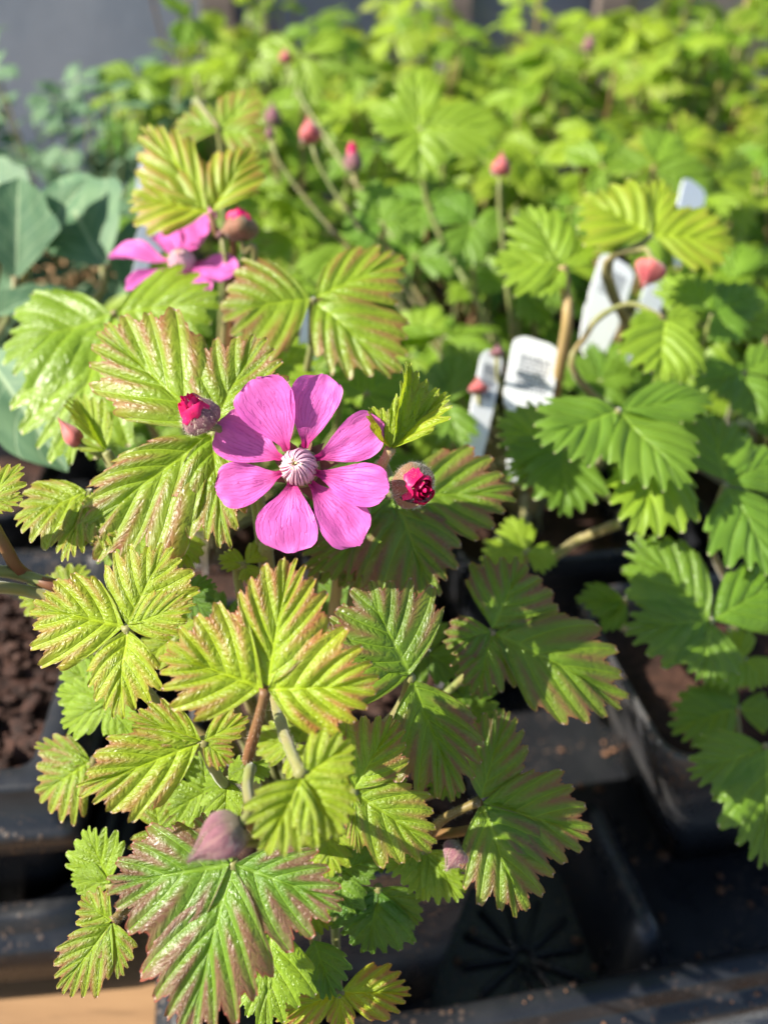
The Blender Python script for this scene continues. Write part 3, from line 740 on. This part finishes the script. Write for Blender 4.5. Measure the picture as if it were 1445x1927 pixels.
def sepal_mesh(mat, seed=0):
    mb = MB(); vs = []; uvs = []
    for i in range(9):
        x = i/8; h = .5*interp([(0, .55), (.2, .95), (.35, 1), (.6, .62), (.85, .22), (1, .03)], x)
        for j in range(5):
            s = -1+.5*j; vs.append((x, s*h, .25*(s*s)*h+.06*math.sin(x*5+seed))); uvs.append((s, x))
    mb.add(vs, [(i*5+j, (i+1)*5+j, (i+1)*5+j+1, i*5+j+1) for i in range(8) for j in range(4)], uvs)
    return mb.mesh('sepal', mat)
def basis(n):
    A = (RIGHT-n*n.dot(RIGHT)).normalized(); return A, n.cross(A)
def flower(key, C, d, n, petals, stem_via, rcone=38, sep=None, cone=True):
    pl, root = PLANTS[key]
    P = at(C[0], C[1], d); s = d/F; A, B = basis(n)
    rc = rcone*s
    mb = MB()
    pts = [P-n*rc*.75]+[at(*q) for q in stem_via]+[root+BURY]
    cp = catmull(pts, 7); mb.tube(cp, [.0010+.0004*i/len(cp) for i in range(len(cp))], 8)
    # green-red receptacle cup at the stem top
    vs = []; K = 16; prof = [(.35, -.95), (.8, -.75), (1.12, -.40), (1.18, -.12), (1.05, .02)]
    for r_, z in prof:
        for k in range(K):
            a = 2*math.pi*k/K; vs.append(P+(A*math.cos(a)+B*math.sin(a))*(r_*rc)+n*(z*rc))
    mb.add(vs, [(i*K+k, i*K+(k+1) % K, (i+1)*K+(k+1) % K, (i+1)*K+k) for i in range(len(prof)-1) for k in range(K)])
    fl = mb.build('flower', M['stem'], pl)
    for k, q in enumerate(petals):
        bx, by, tx, ty, wpx, cup, bend, lift, roll = q
        base = on_plane(bx, by, P-n*rc*.05, n); tip = on_plane(tx, ty, P, n)
        L = (tip-base).length
        base = base+(P-base)*.12
        tip2 = tip-n*bend*L*.9+n*lift*rc
        frame_obj('petal', petal_mesh(k*5+2, cup, bend), base+n*lift*rc*.25, tip2, n, wpx*1.02*s, fl, roll=roll)
    for ang, ln in (sep or []):
        D = A*math.cos(R(ang))+B*math.sin(R(ang))
        frame_obj('sepal', sepal_mesh(M['sepal_tan'], ang), P+D*rc*.7-n*rc*.25, P+D*rc*ln-n*rc*.45, n, rc*.85, fl)
    if cone:
        # rose dome under pale filaments leaning together
        mb = MB(); dome = [(1.0, -.1), (1.02, .3), (.93, .72), (.72, 1.08), (.42, 1.3), (.16, 1.36), (.01, 1.2)]
        vs = []
        for r_, z in dome:
            for k in range(20):
                a = 2*math.pi*k/20; vs.append(P+(A*math.cos(a)+B*math.sin(a))*(r_*rc*.93)+n*(z*rc*.93))
        mb.add(vs, [(i*20+k, i*20+(k+1) % 20, (i+1)*20+(k+1) % 20, (i+1)*20+k) for i in range(len(dome)-1) for k in range(20)])
        mb.build('dome', M['rosy'], fl)
        mb = MB(); fr = random.Random(4)
        for k in range(60):
            a0 = 2*math.pi*k/60+fr.uniform(-.06, .06); tw = .55+fr.uniform(-.22, .22); ro = fr.uniform(.94, 1.05); fp = []; fw = []
            end = fr.uniform(.74, .97)
            for i in range(9):
                q = i/8*end*6; i0 = min(5, int(q)); f_ = q-i0
                r_ = lerp(dome[i0][0], dome[i0+1][0], f_); z = lerp(dome[i0][1], dome[i0+1][1], f_)
                a = a0+tw*(i/8)**1.5
                fp.append(P+(A*math.cos(a)+B*math.sin(a))*(r_*rc*.98*ro)+n*(z*rc*.97*ro))
                fw.append(rc*.070*max(.42, r_))
            mb.tube(fp, fw, 5)
        st = mb.build('stamens', M['filament'], fl); st['kind'] = 'stuff'
        mb = MB()
        for k in range(30):
            a = fr.uniform(0, 6.28); r_ = rc*fr.uniform(.10, .40)
            mb.blob(P+(A*math.cos(a)+B*math.sin(a))*r_+n*rc*fr.uniform(1.27, 1.40)*(1-.12*(r_/rc)), rc*fr.uniform(.04, .07), k, (1.4, .8, 1))
        o = mb.build('anthers', M['anther'], fl); o['kind'] = 'stuff'
        mb = MB()
        for k in range(7):
            a = k*.9; mb.blob(P+(A*math.cos(a)+B*math.sin(a))*rc*.07+n*rc*1.33, rc*.07, k+30)
        mb.build('pistil', M['pistil'], fl)
    return fl
hn = cdir(-.12, .12)
flower('hero', (564, 880), .140, hn, [
    (576, 840, 612, 708, 92, .30, .16, .5, 10), (542, 845, 484, 722, 112, .22, .10, 1.0, -6), (528, 862, 408, 800, 96, .2, .05, .1, 0),
    (528, 895, 408, 922, 90, .18, .03, .25, 6), (553, 910, 546, 1040, 116, .12, -.06, .5, 0), (588, 915, 680, 1022, 94, .25, -.10, .0, -10),
    (602, 893, 735, 925, 80, .12, -.02, .9, 0), (600, 862, 722, 796, 84, .16, .04, .35, 8)],
    [(548, 950, .148), (512, 1020, .157), (505, 1100, .163)], 33,
    [(75, 2.1), (118, 2.0), (158, 1.9), (205, 1.7), (255, 1.8), (290, 2.0), (330, 2.1), (8, 2.2), (48, 2.0)])
flower('backleft', (345, 500), .212, cdir(-.1, .62, .75), [
    (330, 496, 208, 478, 66, .3, .05, .3, 0), (350, 490, 378, 412, 86, .2, .2, 1.0, 0), (362, 500, 438, 525, 74, .25, -.15, .4, 0),
    (335, 502, 236, 545, 50, .3, -.1, 0, 0), (340, 490, 300, 440, 52, .3, .1, .2, 0), (350, 505, 380, 570, 60, .2, 0, .1, 0)], [(350, 560, .222)], 24, [(20, 1.8), (90, 1.8), (160, 1.8), (230, 1.8), (300, 1.8)], cone=True)

def bud(key, b, t, d, wr, mat='sepal', stem_via=None, openness=0, fuzz=0, dd=0, sm='stem', seed=1, gap_dir=None):
    """closed or opening bud from base pixel b to tip pixel t"""
    pl, root = PLANTS[key]; rn = random.Random(seed)
    Bp = at(b[0], b[1], d); Tp = at(t[0], t[1], d+dd); D = Tp-Bp; L = D.length; X = D.normalized()
    A = (BACK-X*X.dot(BACK)).normalized(); Bv = X.cross(A); Rm = L*wr/2
    mb = MB()
    pts = [Bp+X*L*.03]+[at(*q) for q in (stem_via or [])]
    end = root+BURY+Vector((rn.uniform(-.005, .005), rn.uniform(-.005, .005), 0))
    if stem_via: cp = catmull(pts+[end], 6)
    else: cp = bez(pts[0], pts[0]-X*.012-Vector((0, 0, .008)), end+Vector((0, 0, .05)), end, 12)
    mb.tube(cp, [.0006+.0005*i/len(cp) for i in range(len(cp))], 7)
    bd = mb.build('bud', M[sm], pl)
    prof = [(0, .28), (.04, .62), (.14, .92), (.3, 1.0), (.46, .86), (.62, .55), (.76, .28), (.9, .10), (1, .02)]
    gap = -1
    for k in range(5):
        a0 = 2*math.pi*k/5+.3; mb = MB(); vs = []; uvs = []; n, m = 10, 6
        spread = openness*(1.0 if k in (0, 1, 4) else .45)*rn.uniform(.6, 1.3)
        for i in range(n+1):
            q = i/n; rr = interp(prof, q)
            hwid = (2*math.pi/5)*.56*(1 if q < .45 else lerp(1, .03 if openness else .62, ((q-.45)/.55)**.6))
            for j in range(m+1):
                s = -1+2*j/m; a = a0+s*hwid
                r_ = Rm*(rr+spread*smooth(.3, 1, q)*.95)*(1+.11*math.cos(math.pi*s*.5)**2)+(k % 2)*Rm*.06
                xx = q*L*(1-.32*openness*(q > .5)*(q-.5)*2)
                vs.append(Bp+X*xx+(A*math.cos(a)+Bv*math.sin(a))*r_); uvs.append((s, q))
        mb.add(vs, [(i*(m+1)+j, (i+1)*(m+1)+j, (i+1)*(m+1)+j+1, i*(m+1)+j+1) for i in range(n) for j in range(m)], uvs)
        mb.build('sepal', M[mat], bd)
    if openness:
        for k in range(9):
            a0 = k*2.4; mb = MB(); vs = []; n, m = 8, 8; rk = Rm*(.86-.085*k)*rn.uniform(.9, 1.1); zt = .76+.025*k+rn.uniform(-.05, .05)
            for i in range(n+1):
                q = i/n
                for j in range(m+1):
                    s = -1+2*j/m; a = a0+s*1.05
                    r_ = rk*(math.sin(math.pi*(.15+.72*q))**.6)*(1+.34*noise.noise(Vector((s*2.4+k, q*3, k+seed))))
                    r_ += .18*rk*smooth(.75, 1, q)
                    vs.append(Bp+X*L*(.22+(zt-.22)*q*(1-.10*abs(s)**2))+(A*math.cos(a)+Bv*math.sin(a))*r_)
            mb.add(vs, [(i*(m+1)+j, (i+1)*(m+1)+j, (i+1)*(m+1)+j+1, i*(m+1)+j+1) for i in range(n) for j in range(m)])
            mb.build('petal', M['budpetal'], bd)
    if fuzz:
        mb = MB()
        for k in range(fuzz):
            q = rn.uniform(.0, .95)**1.1; a = rn.uniform(0, 2*math.pi); rr = interp(prof, q)
            r_ = Rm*(rr+openness*.6*smooth(.3, 1, q))
            if openness and q > .72: continue
            o_ = (A*math.cos(a)+Bv*math.sin(a)); p = Bp+X*(q*L*(1-.2*openness*q))+o_*r_*.98
            dr = (o_+X*rn.uniform(-.1, .8)+Vector((rn.uniform(-.4, .4), rn.uniform(-.4, .4), rn.uniform(-.4, .4)))).normalized()
            sd_ = dr.cross(X).normalized()*.00003; ln = rn.uniform(.0004, .0012)
            mb.add([p-sd_, p+sd_, p+dr*ln], [(0, 1, 2)])
        o = mb.build('down', M['fuzz'], bd, False); o['kind'] = 'stuff'
    return bd
bud('hero', (392, 806), (342, 740), .140, .84, 'sepal', [(420, 812, .143), (470, 870, .152)], .36, 1300, -.004, seed=3)
bud('hero', (764, 908), (808, 925), .143, 1.02, 'sepal_tan', [(740, 905, .148), (690, 950, .158)], .52, 2200, -.006, seed=5)
bud('hero', (456, 1550), (350, 1624), .107, .64, 'sepal', [(470, 1525, .109), (466, 1480, .117), (474, 1450, .124), (490, 1540, .150)], 0, 350, 0, seed=7)
bud('hero', (872, 1592), (838, 1640), .146, .95, 'sepal', [(895, 1592, .148), (905, 1560, .152), (830, 1570, .16)], 0, 500, 0, sm='stem_red', seed=8)
bud('hero', (150, 838), (108, 785), .165, .48, 'sepal_red', [(190, 860, .166), (230, 920, .17)], 0, 0, seed=9)
leaf('hero', (200, 850), .163, (-.4, .2), [(140, 740, .50, 0, 50), (128, 830, .3)], 'YG', fold=.6, dense=False)
bud('backleft', (455, 452), (447, 388), .206, .95, 'sepal_tan', [(460, 475, .208), (475, 540, .215)], .32, 400, seed=10)
bud('backleft', (418, 448), (408, 425), .206, .7, 'sepal', None, 0, 0, seed=11)
bud('mid', (585, 268), (578, 215), .270, .72, 'sepal_red', None, 0, 0, seed=12)
bud('mid', (940, 330), (945, 282), .280, .72, 'sepal_red', None, 0, 0, seed=13)
bud('midright', (1232, 492), (1208, 542), .232, 1.0, 'sepal_red', [(1205, 470, .236), (1150, 560, .246)], 0, 0, sm='stem', seed=14)
bud('mid', (538, 118), (536, 88), .36, .8, 'sepal_red', None, 0, 0, seed=15)
bud('mid', (900, 740), (898, 708), .238, 1.1, 'sepal_red', None, 0, 0, seed=16)
bud('mid', (935, 672), (936, 645), .238, 1.0, 'sepal', None, 0, 0, seed=17)
bud('mid', (665, 325), (662, 262), .285, .5, 'sepal', None, .25, 0, seed=18)
bud('mid', (508, 262), (504, 232), .27, .55, 'sepal', None, 0, 0, seed=19)

# stipules / small leafy bits low on the main stem
for (J, d, tips) in [((468, 1442), .123, [(430, 1462, .9), (510, 1462, .8)]), ((845, 1650), .150, [(800, 1665, .8), (880, 1680, .8), (830, 1690, .8)])]:
    leaf('hero', J, d, (0, .4), tips, 'GL', dense=False, pleat=.02)
# stems at the left edge
for pts in ([(-40, 940, .138), (10, 1030, .143), (45, 1080, .148), (130, 1120, .160)], [(-40, 1075, .142), (30, 1080, .147), (150, 1125, .162)], [(-50, 1105, .14), (40, 1110, .146), (150, 1145, .162)]):
    pl, root = PLANTS['leftedge']
    cp = catmull([at(*p) for p in pts]+[root+BURY], 6)
    mb = MB(); mb.tube(cp, .0011, 8); mb.build('stem', M['stem_red' if pts[0][1] < 1000 else 'stem'], pl)
# creeping stem on the right
pl, root = PLANTS['mid']
mb = MB(); mb.tube(catmull([at(1165, 985, .215), at(1090, 1015, .222), at(1020, 1050, .225), root+Vector((-.012, -.01, -.004))], 6), .0013, 8); mb.build('stem', M['stem'], pl)

# ------------------------------------------------------------------ white plant labels
def label_tag(top, bot, d0, d1, wpx, name_label, lines=0, yaw=0, narrow=.45):
    yaw = -abs(yaw)*.4-13
    A0 = at(top[0], top[1], d0); B0 = at(bot[0], bot[1], d1); X = (B0-A0); L = X.length; X.normalize()
    nn = (BACK-X*X.dot(BACK)).normalized()
    if yaw: nn = Matrix.Rotation(R(yaw), 3, X) @ nn
    Y = nn.cross(X).normalized(); Wd = wpx*d0/F
    out = [(0, .25), (.012, .36), (.04, .47), (.08, .5), (.42, .5), (.50, .46), (.56, narrow*.62), (.9, narrow*.42), (1, .04)]
    K = 1.25   # the stake goes on below ground
    mb = MB(); vs = []
    th = .00025
    for x, h in out:
        for sgn in (-1, 1):
            for zz in (-th, th):
                vs.append(A0+X*(x*L*K)+Y*(sgn*h*Wd)+nn*zz)
    fs = []
    for i in range(len(out)-1):
        a = i*4; b_ = a+4
        fs += [(a, a+2, b_+2, b_), (a+1, b_+1, b_+3, a+3), (a, b_, b_+1, a+1), (a+2, a+3, b_+3, b_+2)]
    fs += [(0, 1, 3, 2), tuple(len(vs)-4+i for i in (0, 2, 3, 1))]
    mb.add(vs, fs)
    root = tag(empty('plant_label', B0), name_label, 'plant label', 'white plastic plant labels')
    mb.build('stake', M['tag'], root, False)
    if lines:
        mb = MB(); rn = random.Random(lines)
        for k in range(lines):
            x = .14+k*.255/lines; y = -.30
            while y < .30:
                wl = rn.uniform(.05, .13)
                mb.box(A0+X*(x*L*K)+Y*((y+wl/2)*Wd)+nn*(th+.00003), .105*L*K/lines*(1.25 if k == 0 else .9), min(wl, .32-y)/2*Wd, .00002, (X, Y, nn)); y += wl+.03
        mb.build('print', M['ink'], root, False)
    return root
label_tag((1012, 640), (975, 850), .248, .242, 96, 'white plant label with a block of small grey print', 9)
label_tag((928, 662), (886, 872), .244, .236, 46, 'narrow white plant label leaning beside the printed one', 3, 20, .8)
label_tag((1165, 490), (1118, 640), .285, .275, 78, 'printed white plant label left of the drooping red bud', 7, 10, .8)
label_tag((1308, 345), (1280, 470), .32, .315, 62, 'white plant label with a curled top above the right-hand leaves', 0, -35)
label_tag((1242, 520), (1195, 650), .292, .284, 48, 'plain white plant label leaning behind the drooping red bud', 0, 20, .8)
label_tag((285, 300), (268, 420), .30, .295, 40, 'white plant label beside the blue-green seedlings', 0, 30)
label_tag((300, 405), (262, 510), .262, .258, 52, 'white plant label behind the second pink flower', 0, 40)
label_tag((590, 580), (575, 720), .225, .22, 40, 'white plant label behind the bronze leaf', 0, 25)

# ------------------------------------------------------------------ plants behind
AVOID = [(930, 630, 1070, 860, .262), (870, 640, 960, 880, .262), (1090, 480, 1260, 660, .30), (1270, 335, 1345, 400, .34), (860, 560, 960, 620, .4),
         (1180, 480, 1250, 560, .4), (540, 210, 610, 280, .28), (915, 275, 965, 340, .29), (420, 380, 480, 460, .3), (210, 410, 440, 540, .3), (0, 0, 300, 110, .9), (0, 330, 210, 520, .6)]
def ok(px, py, d):
    if py > 900: return False
    if d < .255: return False
    if px < 210 and py < 560: return False
    for x0, y0, x1, y1, dm in AVOID:
        if x0-30 < px < x1+30 and y0-30 < py < y1+30 and d < dm: return False
    return True
def wild_plant(root, key, nleaf, h, spread, rn, label, group, budp=.35, youth=.6):
    plant(key, root, label, group); pl, rt = PLANTS[key]; made = 0
    for k in range(nleaf):
        az = rn.uniform(0, 2*math.pi); rr = spread*math.sqrt(rn.random()); z = h*rn.uniform(.35, 1)**.8*(1-.35*(rr/spread)**2)
        P = rt+Vector((rr*math.cos(az), rr*math.sin(az), z)); q = pix(P)
        if not ok(*q): continue
        made += 1
        out = Vector((math.cos(az), math.sin(az), 0))
        n = (Vector((0, 0, 1))+out*rn.uniform(-.1, .5)+Vector((0, -1, 0))*rn.uniform(.0, .7)+Vector((rn.uniform(-.25, .25), rn.uniform(-.25, .25), 0))).normalized()
        e = rt+BURY+Vector((rn.uniform(-.006, .006), rn.uniform(-.006, .006), 0)); kk = (P-e).length
        low = z/h < .55
        lf = petiole(bez(P, P-n*kk*.15-Vector((0, 0, kk*.25)), e+Vector((0, 0, kk*.5)), e, 7), .0007, .001, pl, rn.choice(('stem', 'stem', 'stem_red', 'cane')), n=5)
        X0 = (out-n*out.dot(n)).normalized(); Y0 = n.cross(X0); L = rn.uniform(.018, .029)
        yo = min(1, max(0, youth+rn.uniform(-.38, .32)-(.45 if low else 0))); br = rn.choice((0, 0, .1, .5))*(0.5+.5*yo)  # low leaves coloured darker, painted shade beneath the sunlit tops
        for a, ls, w_ in ((rn.uniform(-8, 8), 1, .72), (rn.uniform(95, 118), .95, .85), (-rn.uniform(95, 118), .95, .85)):
            D = X0*math.cos(R(a))+Y0*math.sin(R(a)); tp = P+D*L*ls-n*L*rn.uniform(-.05, .22)
            place_leaflet(rn.choice(LOW), P+D*.0007, tp, n, L*ls*w_*rn.uniform(.9, 1.12), lf, (br, yo, rn.uniform(.9, 1.1), 1), rn.uniform(-14, 14))
    if rn.random() < budp:
        P = rt+Vector((rn.uniform(-.02, .02), rn.uniform(-.02, .01), h*rn.uniform(.8, .98))); q = pix(P)
        if ok(*q): bud(key, (q[0], q[1]), (q[0]+rn.uniform(-6, 6), q[1]-.013*F/q[2]*.9), q[2], .6, rn.choice(('sepal_red', 'sepal')), None, 0, 0, seed=rn.randint(1, 999))
    return made
GRP = 'young bramble plants massed behind the flower'
LBL = 'out-of-focus yellow-green young bramble plant massed behind the flower'
rb = random.Random(5)
ROWL = ['yellow-green young bramble plant in the row just behind the white labels', 'young bramble plant in the second row behind the white labels', 'blurred bramble plant in the middle row of the far tray',
        'blurred bramble plant in the third row before the grey fence', 'blurred pale bramble plant in the last row but one before the fence', 'blurred pale bramble plant in the last row before the grey fence']
PGRP = 'black pots under the massed brambles'
BT = []
for (cx, cy, hx, hy, lb) in ((.10, .515, .285, .165, 'black tray under the massed brambles near the fence'),):
    t_, W_ = tray(Vector((cx, cy, 0)), YAW*.5, hx, hy, lb)
spots = []
for key in ('backleft', 'mid', 'midright'):
    p = PLANTS[key][1]; pot(Vector((p.x, p.y, 0)), YAW, .034, .075, .0055, 'black pot under the leaves of the tan-caned bramble' if key == 'mid' else 'black pot under the bramble with the drooping red bud' if key == 'midright' else 'black pot hidden by pale leaves behind the flowering plant')
row = 0; wp = 0
for j, y in enumerate((.335, .405, .475, .545, .615, .68)):
    for i in range(-4, 6):
        x = i*.083+.02+.02*(j % 2)-.012*j*.2
        if abs(x) > .40*y+.115: continue
        yy = y+x*math.tan(YAW*.5)
        if x < -.112-.20*max(0, (y-.34)): continue
        h = rb.uniform(.10, .14)+.0125*j; h *= .76 if x > .11+.03*j else 1
        root = Vector((x+rb.uniform(-.008, .008), yy, .074))
        made = wild_plant(root, 'wild%d' % wp, rb.randint(19, 24), h, .055, rb, ROWL[j], GRP, .2, .55 if j < 2 else .66)
        pot(Vector((x, yy, 0)), YAW*.5, .033, .075, .0055, 'black pot hidden beneath the massed brambles', PGRP, soilres=4)
        wp += 1
# fill of lower leaves behind the mid plants
for key, rt in (('mid', PLANTS['mid'][1]), ('midright', PLANTS['midright'][1]), ('backleft', PLANTS['backleft'][1])):
    pl = PLANTS[key][0]; made = 0; tries = 0
    while made < 30 and tries < 400:
        tries += 1
        P = rt+Vector((rb.uniform(-.055, .055), rb.uniform(-.02, .06), rb.uniform(.01, .085))); q = pix(P)
        if q[2] < .215 or q[1] > 880 or (q[0] < 220) or any(x0-20 < q[0] < x1+20 and y0-20 < q[1] < y1+20 for x0, y0, x1, y1, dm in AVOID): continue
        made += 1
        n = (Vector((0, 0, 1))+Vector((rb.uniform(-.4, .4), rb.uniform(-.9, .2), 0))).normalized()
        e = rt+BURY; kk = (P-e).length
        lf = petiole(bez(P, P-n*kk*.15-Vector((0, 0, kk*.2)), e+Vector((0, 0, kk*.4)), e, 7), .0007, .001, pl, 'stem', n=5)
        a0 = rb.uniform(0, 6.28); A_, B_ = basis(n); L = rb.uniform(.018, .026); yo = rb.uniform(.1, .6)
        for a in (0, 105, -105):
            D = A_*math.cos(a0+R(a))+B_*math.sin(a0+R(a))
            place_leaflet(rb.choice(LOW), P+D*.0006, P+D*L-n*L*.1, n, L*.82, lf, (0, yo, 1, 1), rb.uniform(-12, 12))

# --- blue-green plants at the left
def broad_mesh(seed, lob=.0):
    rn = random.Random(seed); mb = MB(); vs = []; uvs = []; n, m = 18, 10; ox = rn.uniform(0, 9)
    prof = [(0, .10), (.08, .30), (.2, .72), (.38, 1), (.55, .96), (.72, .72), (.88, .40), (1, .03)]
    for i in range(n+1):
        x = i/n; h = .5*interp(prof, x)
        for j in range(m+1):
            s = -1+2*j/m; y = s*h*(1+lob*math.sin(x*16+seed)*abs(s))
            vs.append((x, y, (.18*abs(y)-.12*x*x+.02*noise.noise(Vector((x*3+ox, y*4, 0)))))); uvs.append((x, s))
    L = m+1; mb.add(vs, [(i*L+j, (i+1)*L+j, (i+1)*L+j+1, i*L+j+1) for i in range(n) for j in range(m)], uvs)
    return mb.mesh('leaf_blade', M['glauc'])
BROAD = [broad_mesh(k, .09) for k in range(4)]
def broad_leaf(key, J, T, d, nrm, wr, k, dd=None):
    pl, root = PLANTS[key]; n = cdir(*nrm); P = at(J[0], J[1], d); tp = on_plane(T[0], T[1], P, n)
    e = root+BURY; kk = (P-e).length
    lf = petiole(bez(P, P-(tp-P)*.3-Vector((0, 0, kk*.1)), e+Vector((0, 0, kk*.5)), e, 9), .001, .0016, pl, 'stem')
    lp = (tp-P).length
    o = frame_obj('leaf_blade', BROAD[k % 4], P, tp+n*.09*lp, n, lp*wr, lf); return o
BL = Vector((-.172, .292, .068)); plant('broad', BL, 'smooth blue-green broad-leaved seedling left of the second pink flower', name='broadleaf_seedling')
pot(Vector((BL.x, BL.y, 0)), LY, .030, .068, .0055, 'black pot of the blue-green broad-leaved seedling')
broad_leaf('broad', (195, 500), (105, 330), .262, (-.2, .5), .66, 0)
broad_leaf('broad', (30, 520), (35, 330), .25, (.3, .4), .62, 1)
broad_leaf('broad', (60, 470), (165, 335), .265, (-.3, .3), .55, 2)
broad_leaf('broad', (-20, 600), (120, 540), .24, (0, .8), .55, 3)
broad_leaf('broad', (-30, 660), (120, 880), .222, (-.1, .4), .55, 1)
broad_leaf('broad', (-10, 470), (-60, 380), .26, (0, .4), .6, 0)
broad_leaf('broad', (250, 560), (250, 410), .272, (.1, .4), .42, 2)
broad_leaf('broad', (120, 610), (10, 700), .235, (-.1, .4), .5, 3)
broad_leaf('broad', (60, 400), (-60, 300), .30, (-.1, .4), .5, 3)
# lobed small-leaved seedlings
LOB = [leaflet_mesh('leaflet', 3, 8, 4, a, .2, .12, .12, .02, 300+k, .42, mat='glauc') for k, a in enumerate((0, .1, -.1, .05))]
rl = random.Random(8)
def lobed_plant(root, key, count, h, spread, label, group=None):
    plant(key, root, label, group, name='lobed_seedling'); pl, rt = PLANTS[key]
    for k in range(count):
        az = rl.uniform(0, 6.28); rr = spread*math.sqrt(rl.random()); z = h*rl.uniform(.4, 1)*(1-.3*(rr/spread)**2)
        P = rt+Vector((rr*math.cos(az), rr*math.sin(az), z))
        q = pix(P)
        if q[1] > 330 and q[2] < .30 or (q[0] > 330 and q[1] < 130): continue
        n = (Vector((0, 0, 1))+Vector((rl.uniform(-.4, .4), rl.uniform(-.8, .2), 0))).normalized(); e = rt+BURY; kk = (P-e).length
        lf = petiole(bez(P, P-n*kk*.1-Vector((0, 0, kk*.3)), e+Vector((0, 0, kk*.5)), e, 7), .0004, .0007, pl, 'stem', n=5)
        A_, B_ = basis(n); a0 = rl.uniform(0, 6.28); L = rl.uniform(.012, .019)
        for a in (0, 112, -112):
            D = A_*math.cos(a0+R(a))+B_*math.sin(a0+R(a)); frame_obj('leaflet', rl.choice(LOB), P+D*.0008, P+D*L, n, L*rl.uniform(.9, 1.2), lf, roll=rl.uniform(-18, 18))
LBG = 'lobed blue-green seedlings by the grey fence'
for k, (x, y, h) in enumerate(((-.150, .375, .11), (-.225, .40, .125), (-.175, .45, .175), (-.255, .49, .16), (-.15, .52, .15))):
    lobed_plant(Vector((x, y, .062)), 'lob%d' % k, 32, h, .05, 'blurred lobed blue-green seedling in front of the grey fence', LBG)
    pot(Vector((x, y, 0)), LY, .030, .062, .0055, 'black pot of a lobed blue-green seedling', 'black pots of the blue-green seedlings', soilres=4)
tray(Vector((-.33, .49, 0)), LY, .142, .125, 'black tray holding the blue-green seedlings')

# ------------------------------------------------------------------ crumbs and granules
def scatter(name, mat, pts, label, cat):
    mb = MB()
    for k, (p, r) in enumerate(pts): mb.blob(p, r, k, (rnd.uniform(.7, 1.5), rnd.uniform(.7, 1.3), rnd.uniform(.5, .9)), .6)
    o = mb.build(name, M[mat]); tag(o, label, cat, kind='stuff'); return o
cr = []
for k in range(60):
    yy = rnd.choice((rnd.uniform(.0072, .0112), rnd.uniform(.0016, .004)))
    p = W1(rnd.uniform(-.12, .12), -.135+yy, .0352 if yy > .006 else .0275); cr.append((p, rnd.choice((.0002, .0002, .0003, .0004, .0007))))
for k in range(70):
    p = W1(rnd.uniform(-.11, .08), rnd.uniform(-.11, -.02), .0045); cr.append((p, rnd.uniform(.0005, .0016)))
for (px_, py_, r) in ((890, 1755, .0013), (885, 1815, .0011), (1085, 1770, .0018)):
    q = at(px_, py_, .25); dz = (CAM.z-.005)/(CAM.z-q.z); p = CAM+(q-CAM)*dz; cr.append((p, r))
scatter('soil_crumbs', 'crumb', cr, 'brown soil crumbs scattered on the black tray rim', 'crumbs')
gr = []
for k in range(26):
    p = WL(-.048+rnd.uniform(.0, .03)+.012, -.030+rnd.uniform(-.008, .03), .0775); gr.append((p, rnd.uniform(.0012, .0022)))
scatter('fertiliser_granules', 'granule', gr, 'tan fertiliser granules on the bare brown soil', 'granules')
pe = []
for (px_, py_) in ((798, 1668), (420, 1490)):
    q = at(px_, py_, .168); pe.append((q, .0016))
q = WH(.016, -.028, .0855); 
scatter('perlite', 'perlite', [(WH(.0165, -.027, .0853), .0018), (WH(-.01, -.030, .0853), .0012)], 'white perlite grains on the soil of the flowering pot', 'perlite')
# white card lying on the bench in front of the tray
q = at(1420, 1935, .22); cdp = CAM+(q-CAM)*((CAM.z-.001)/(CAM.z-q.z))
mb = MB(); mb.box((cdp.x+.02, cdp.y-.012, .0008), .035, .022, .0006); tag(mb.build('card', M['tag'], None, False), 'blank white card lying on the bench in front of the tray', 'card')
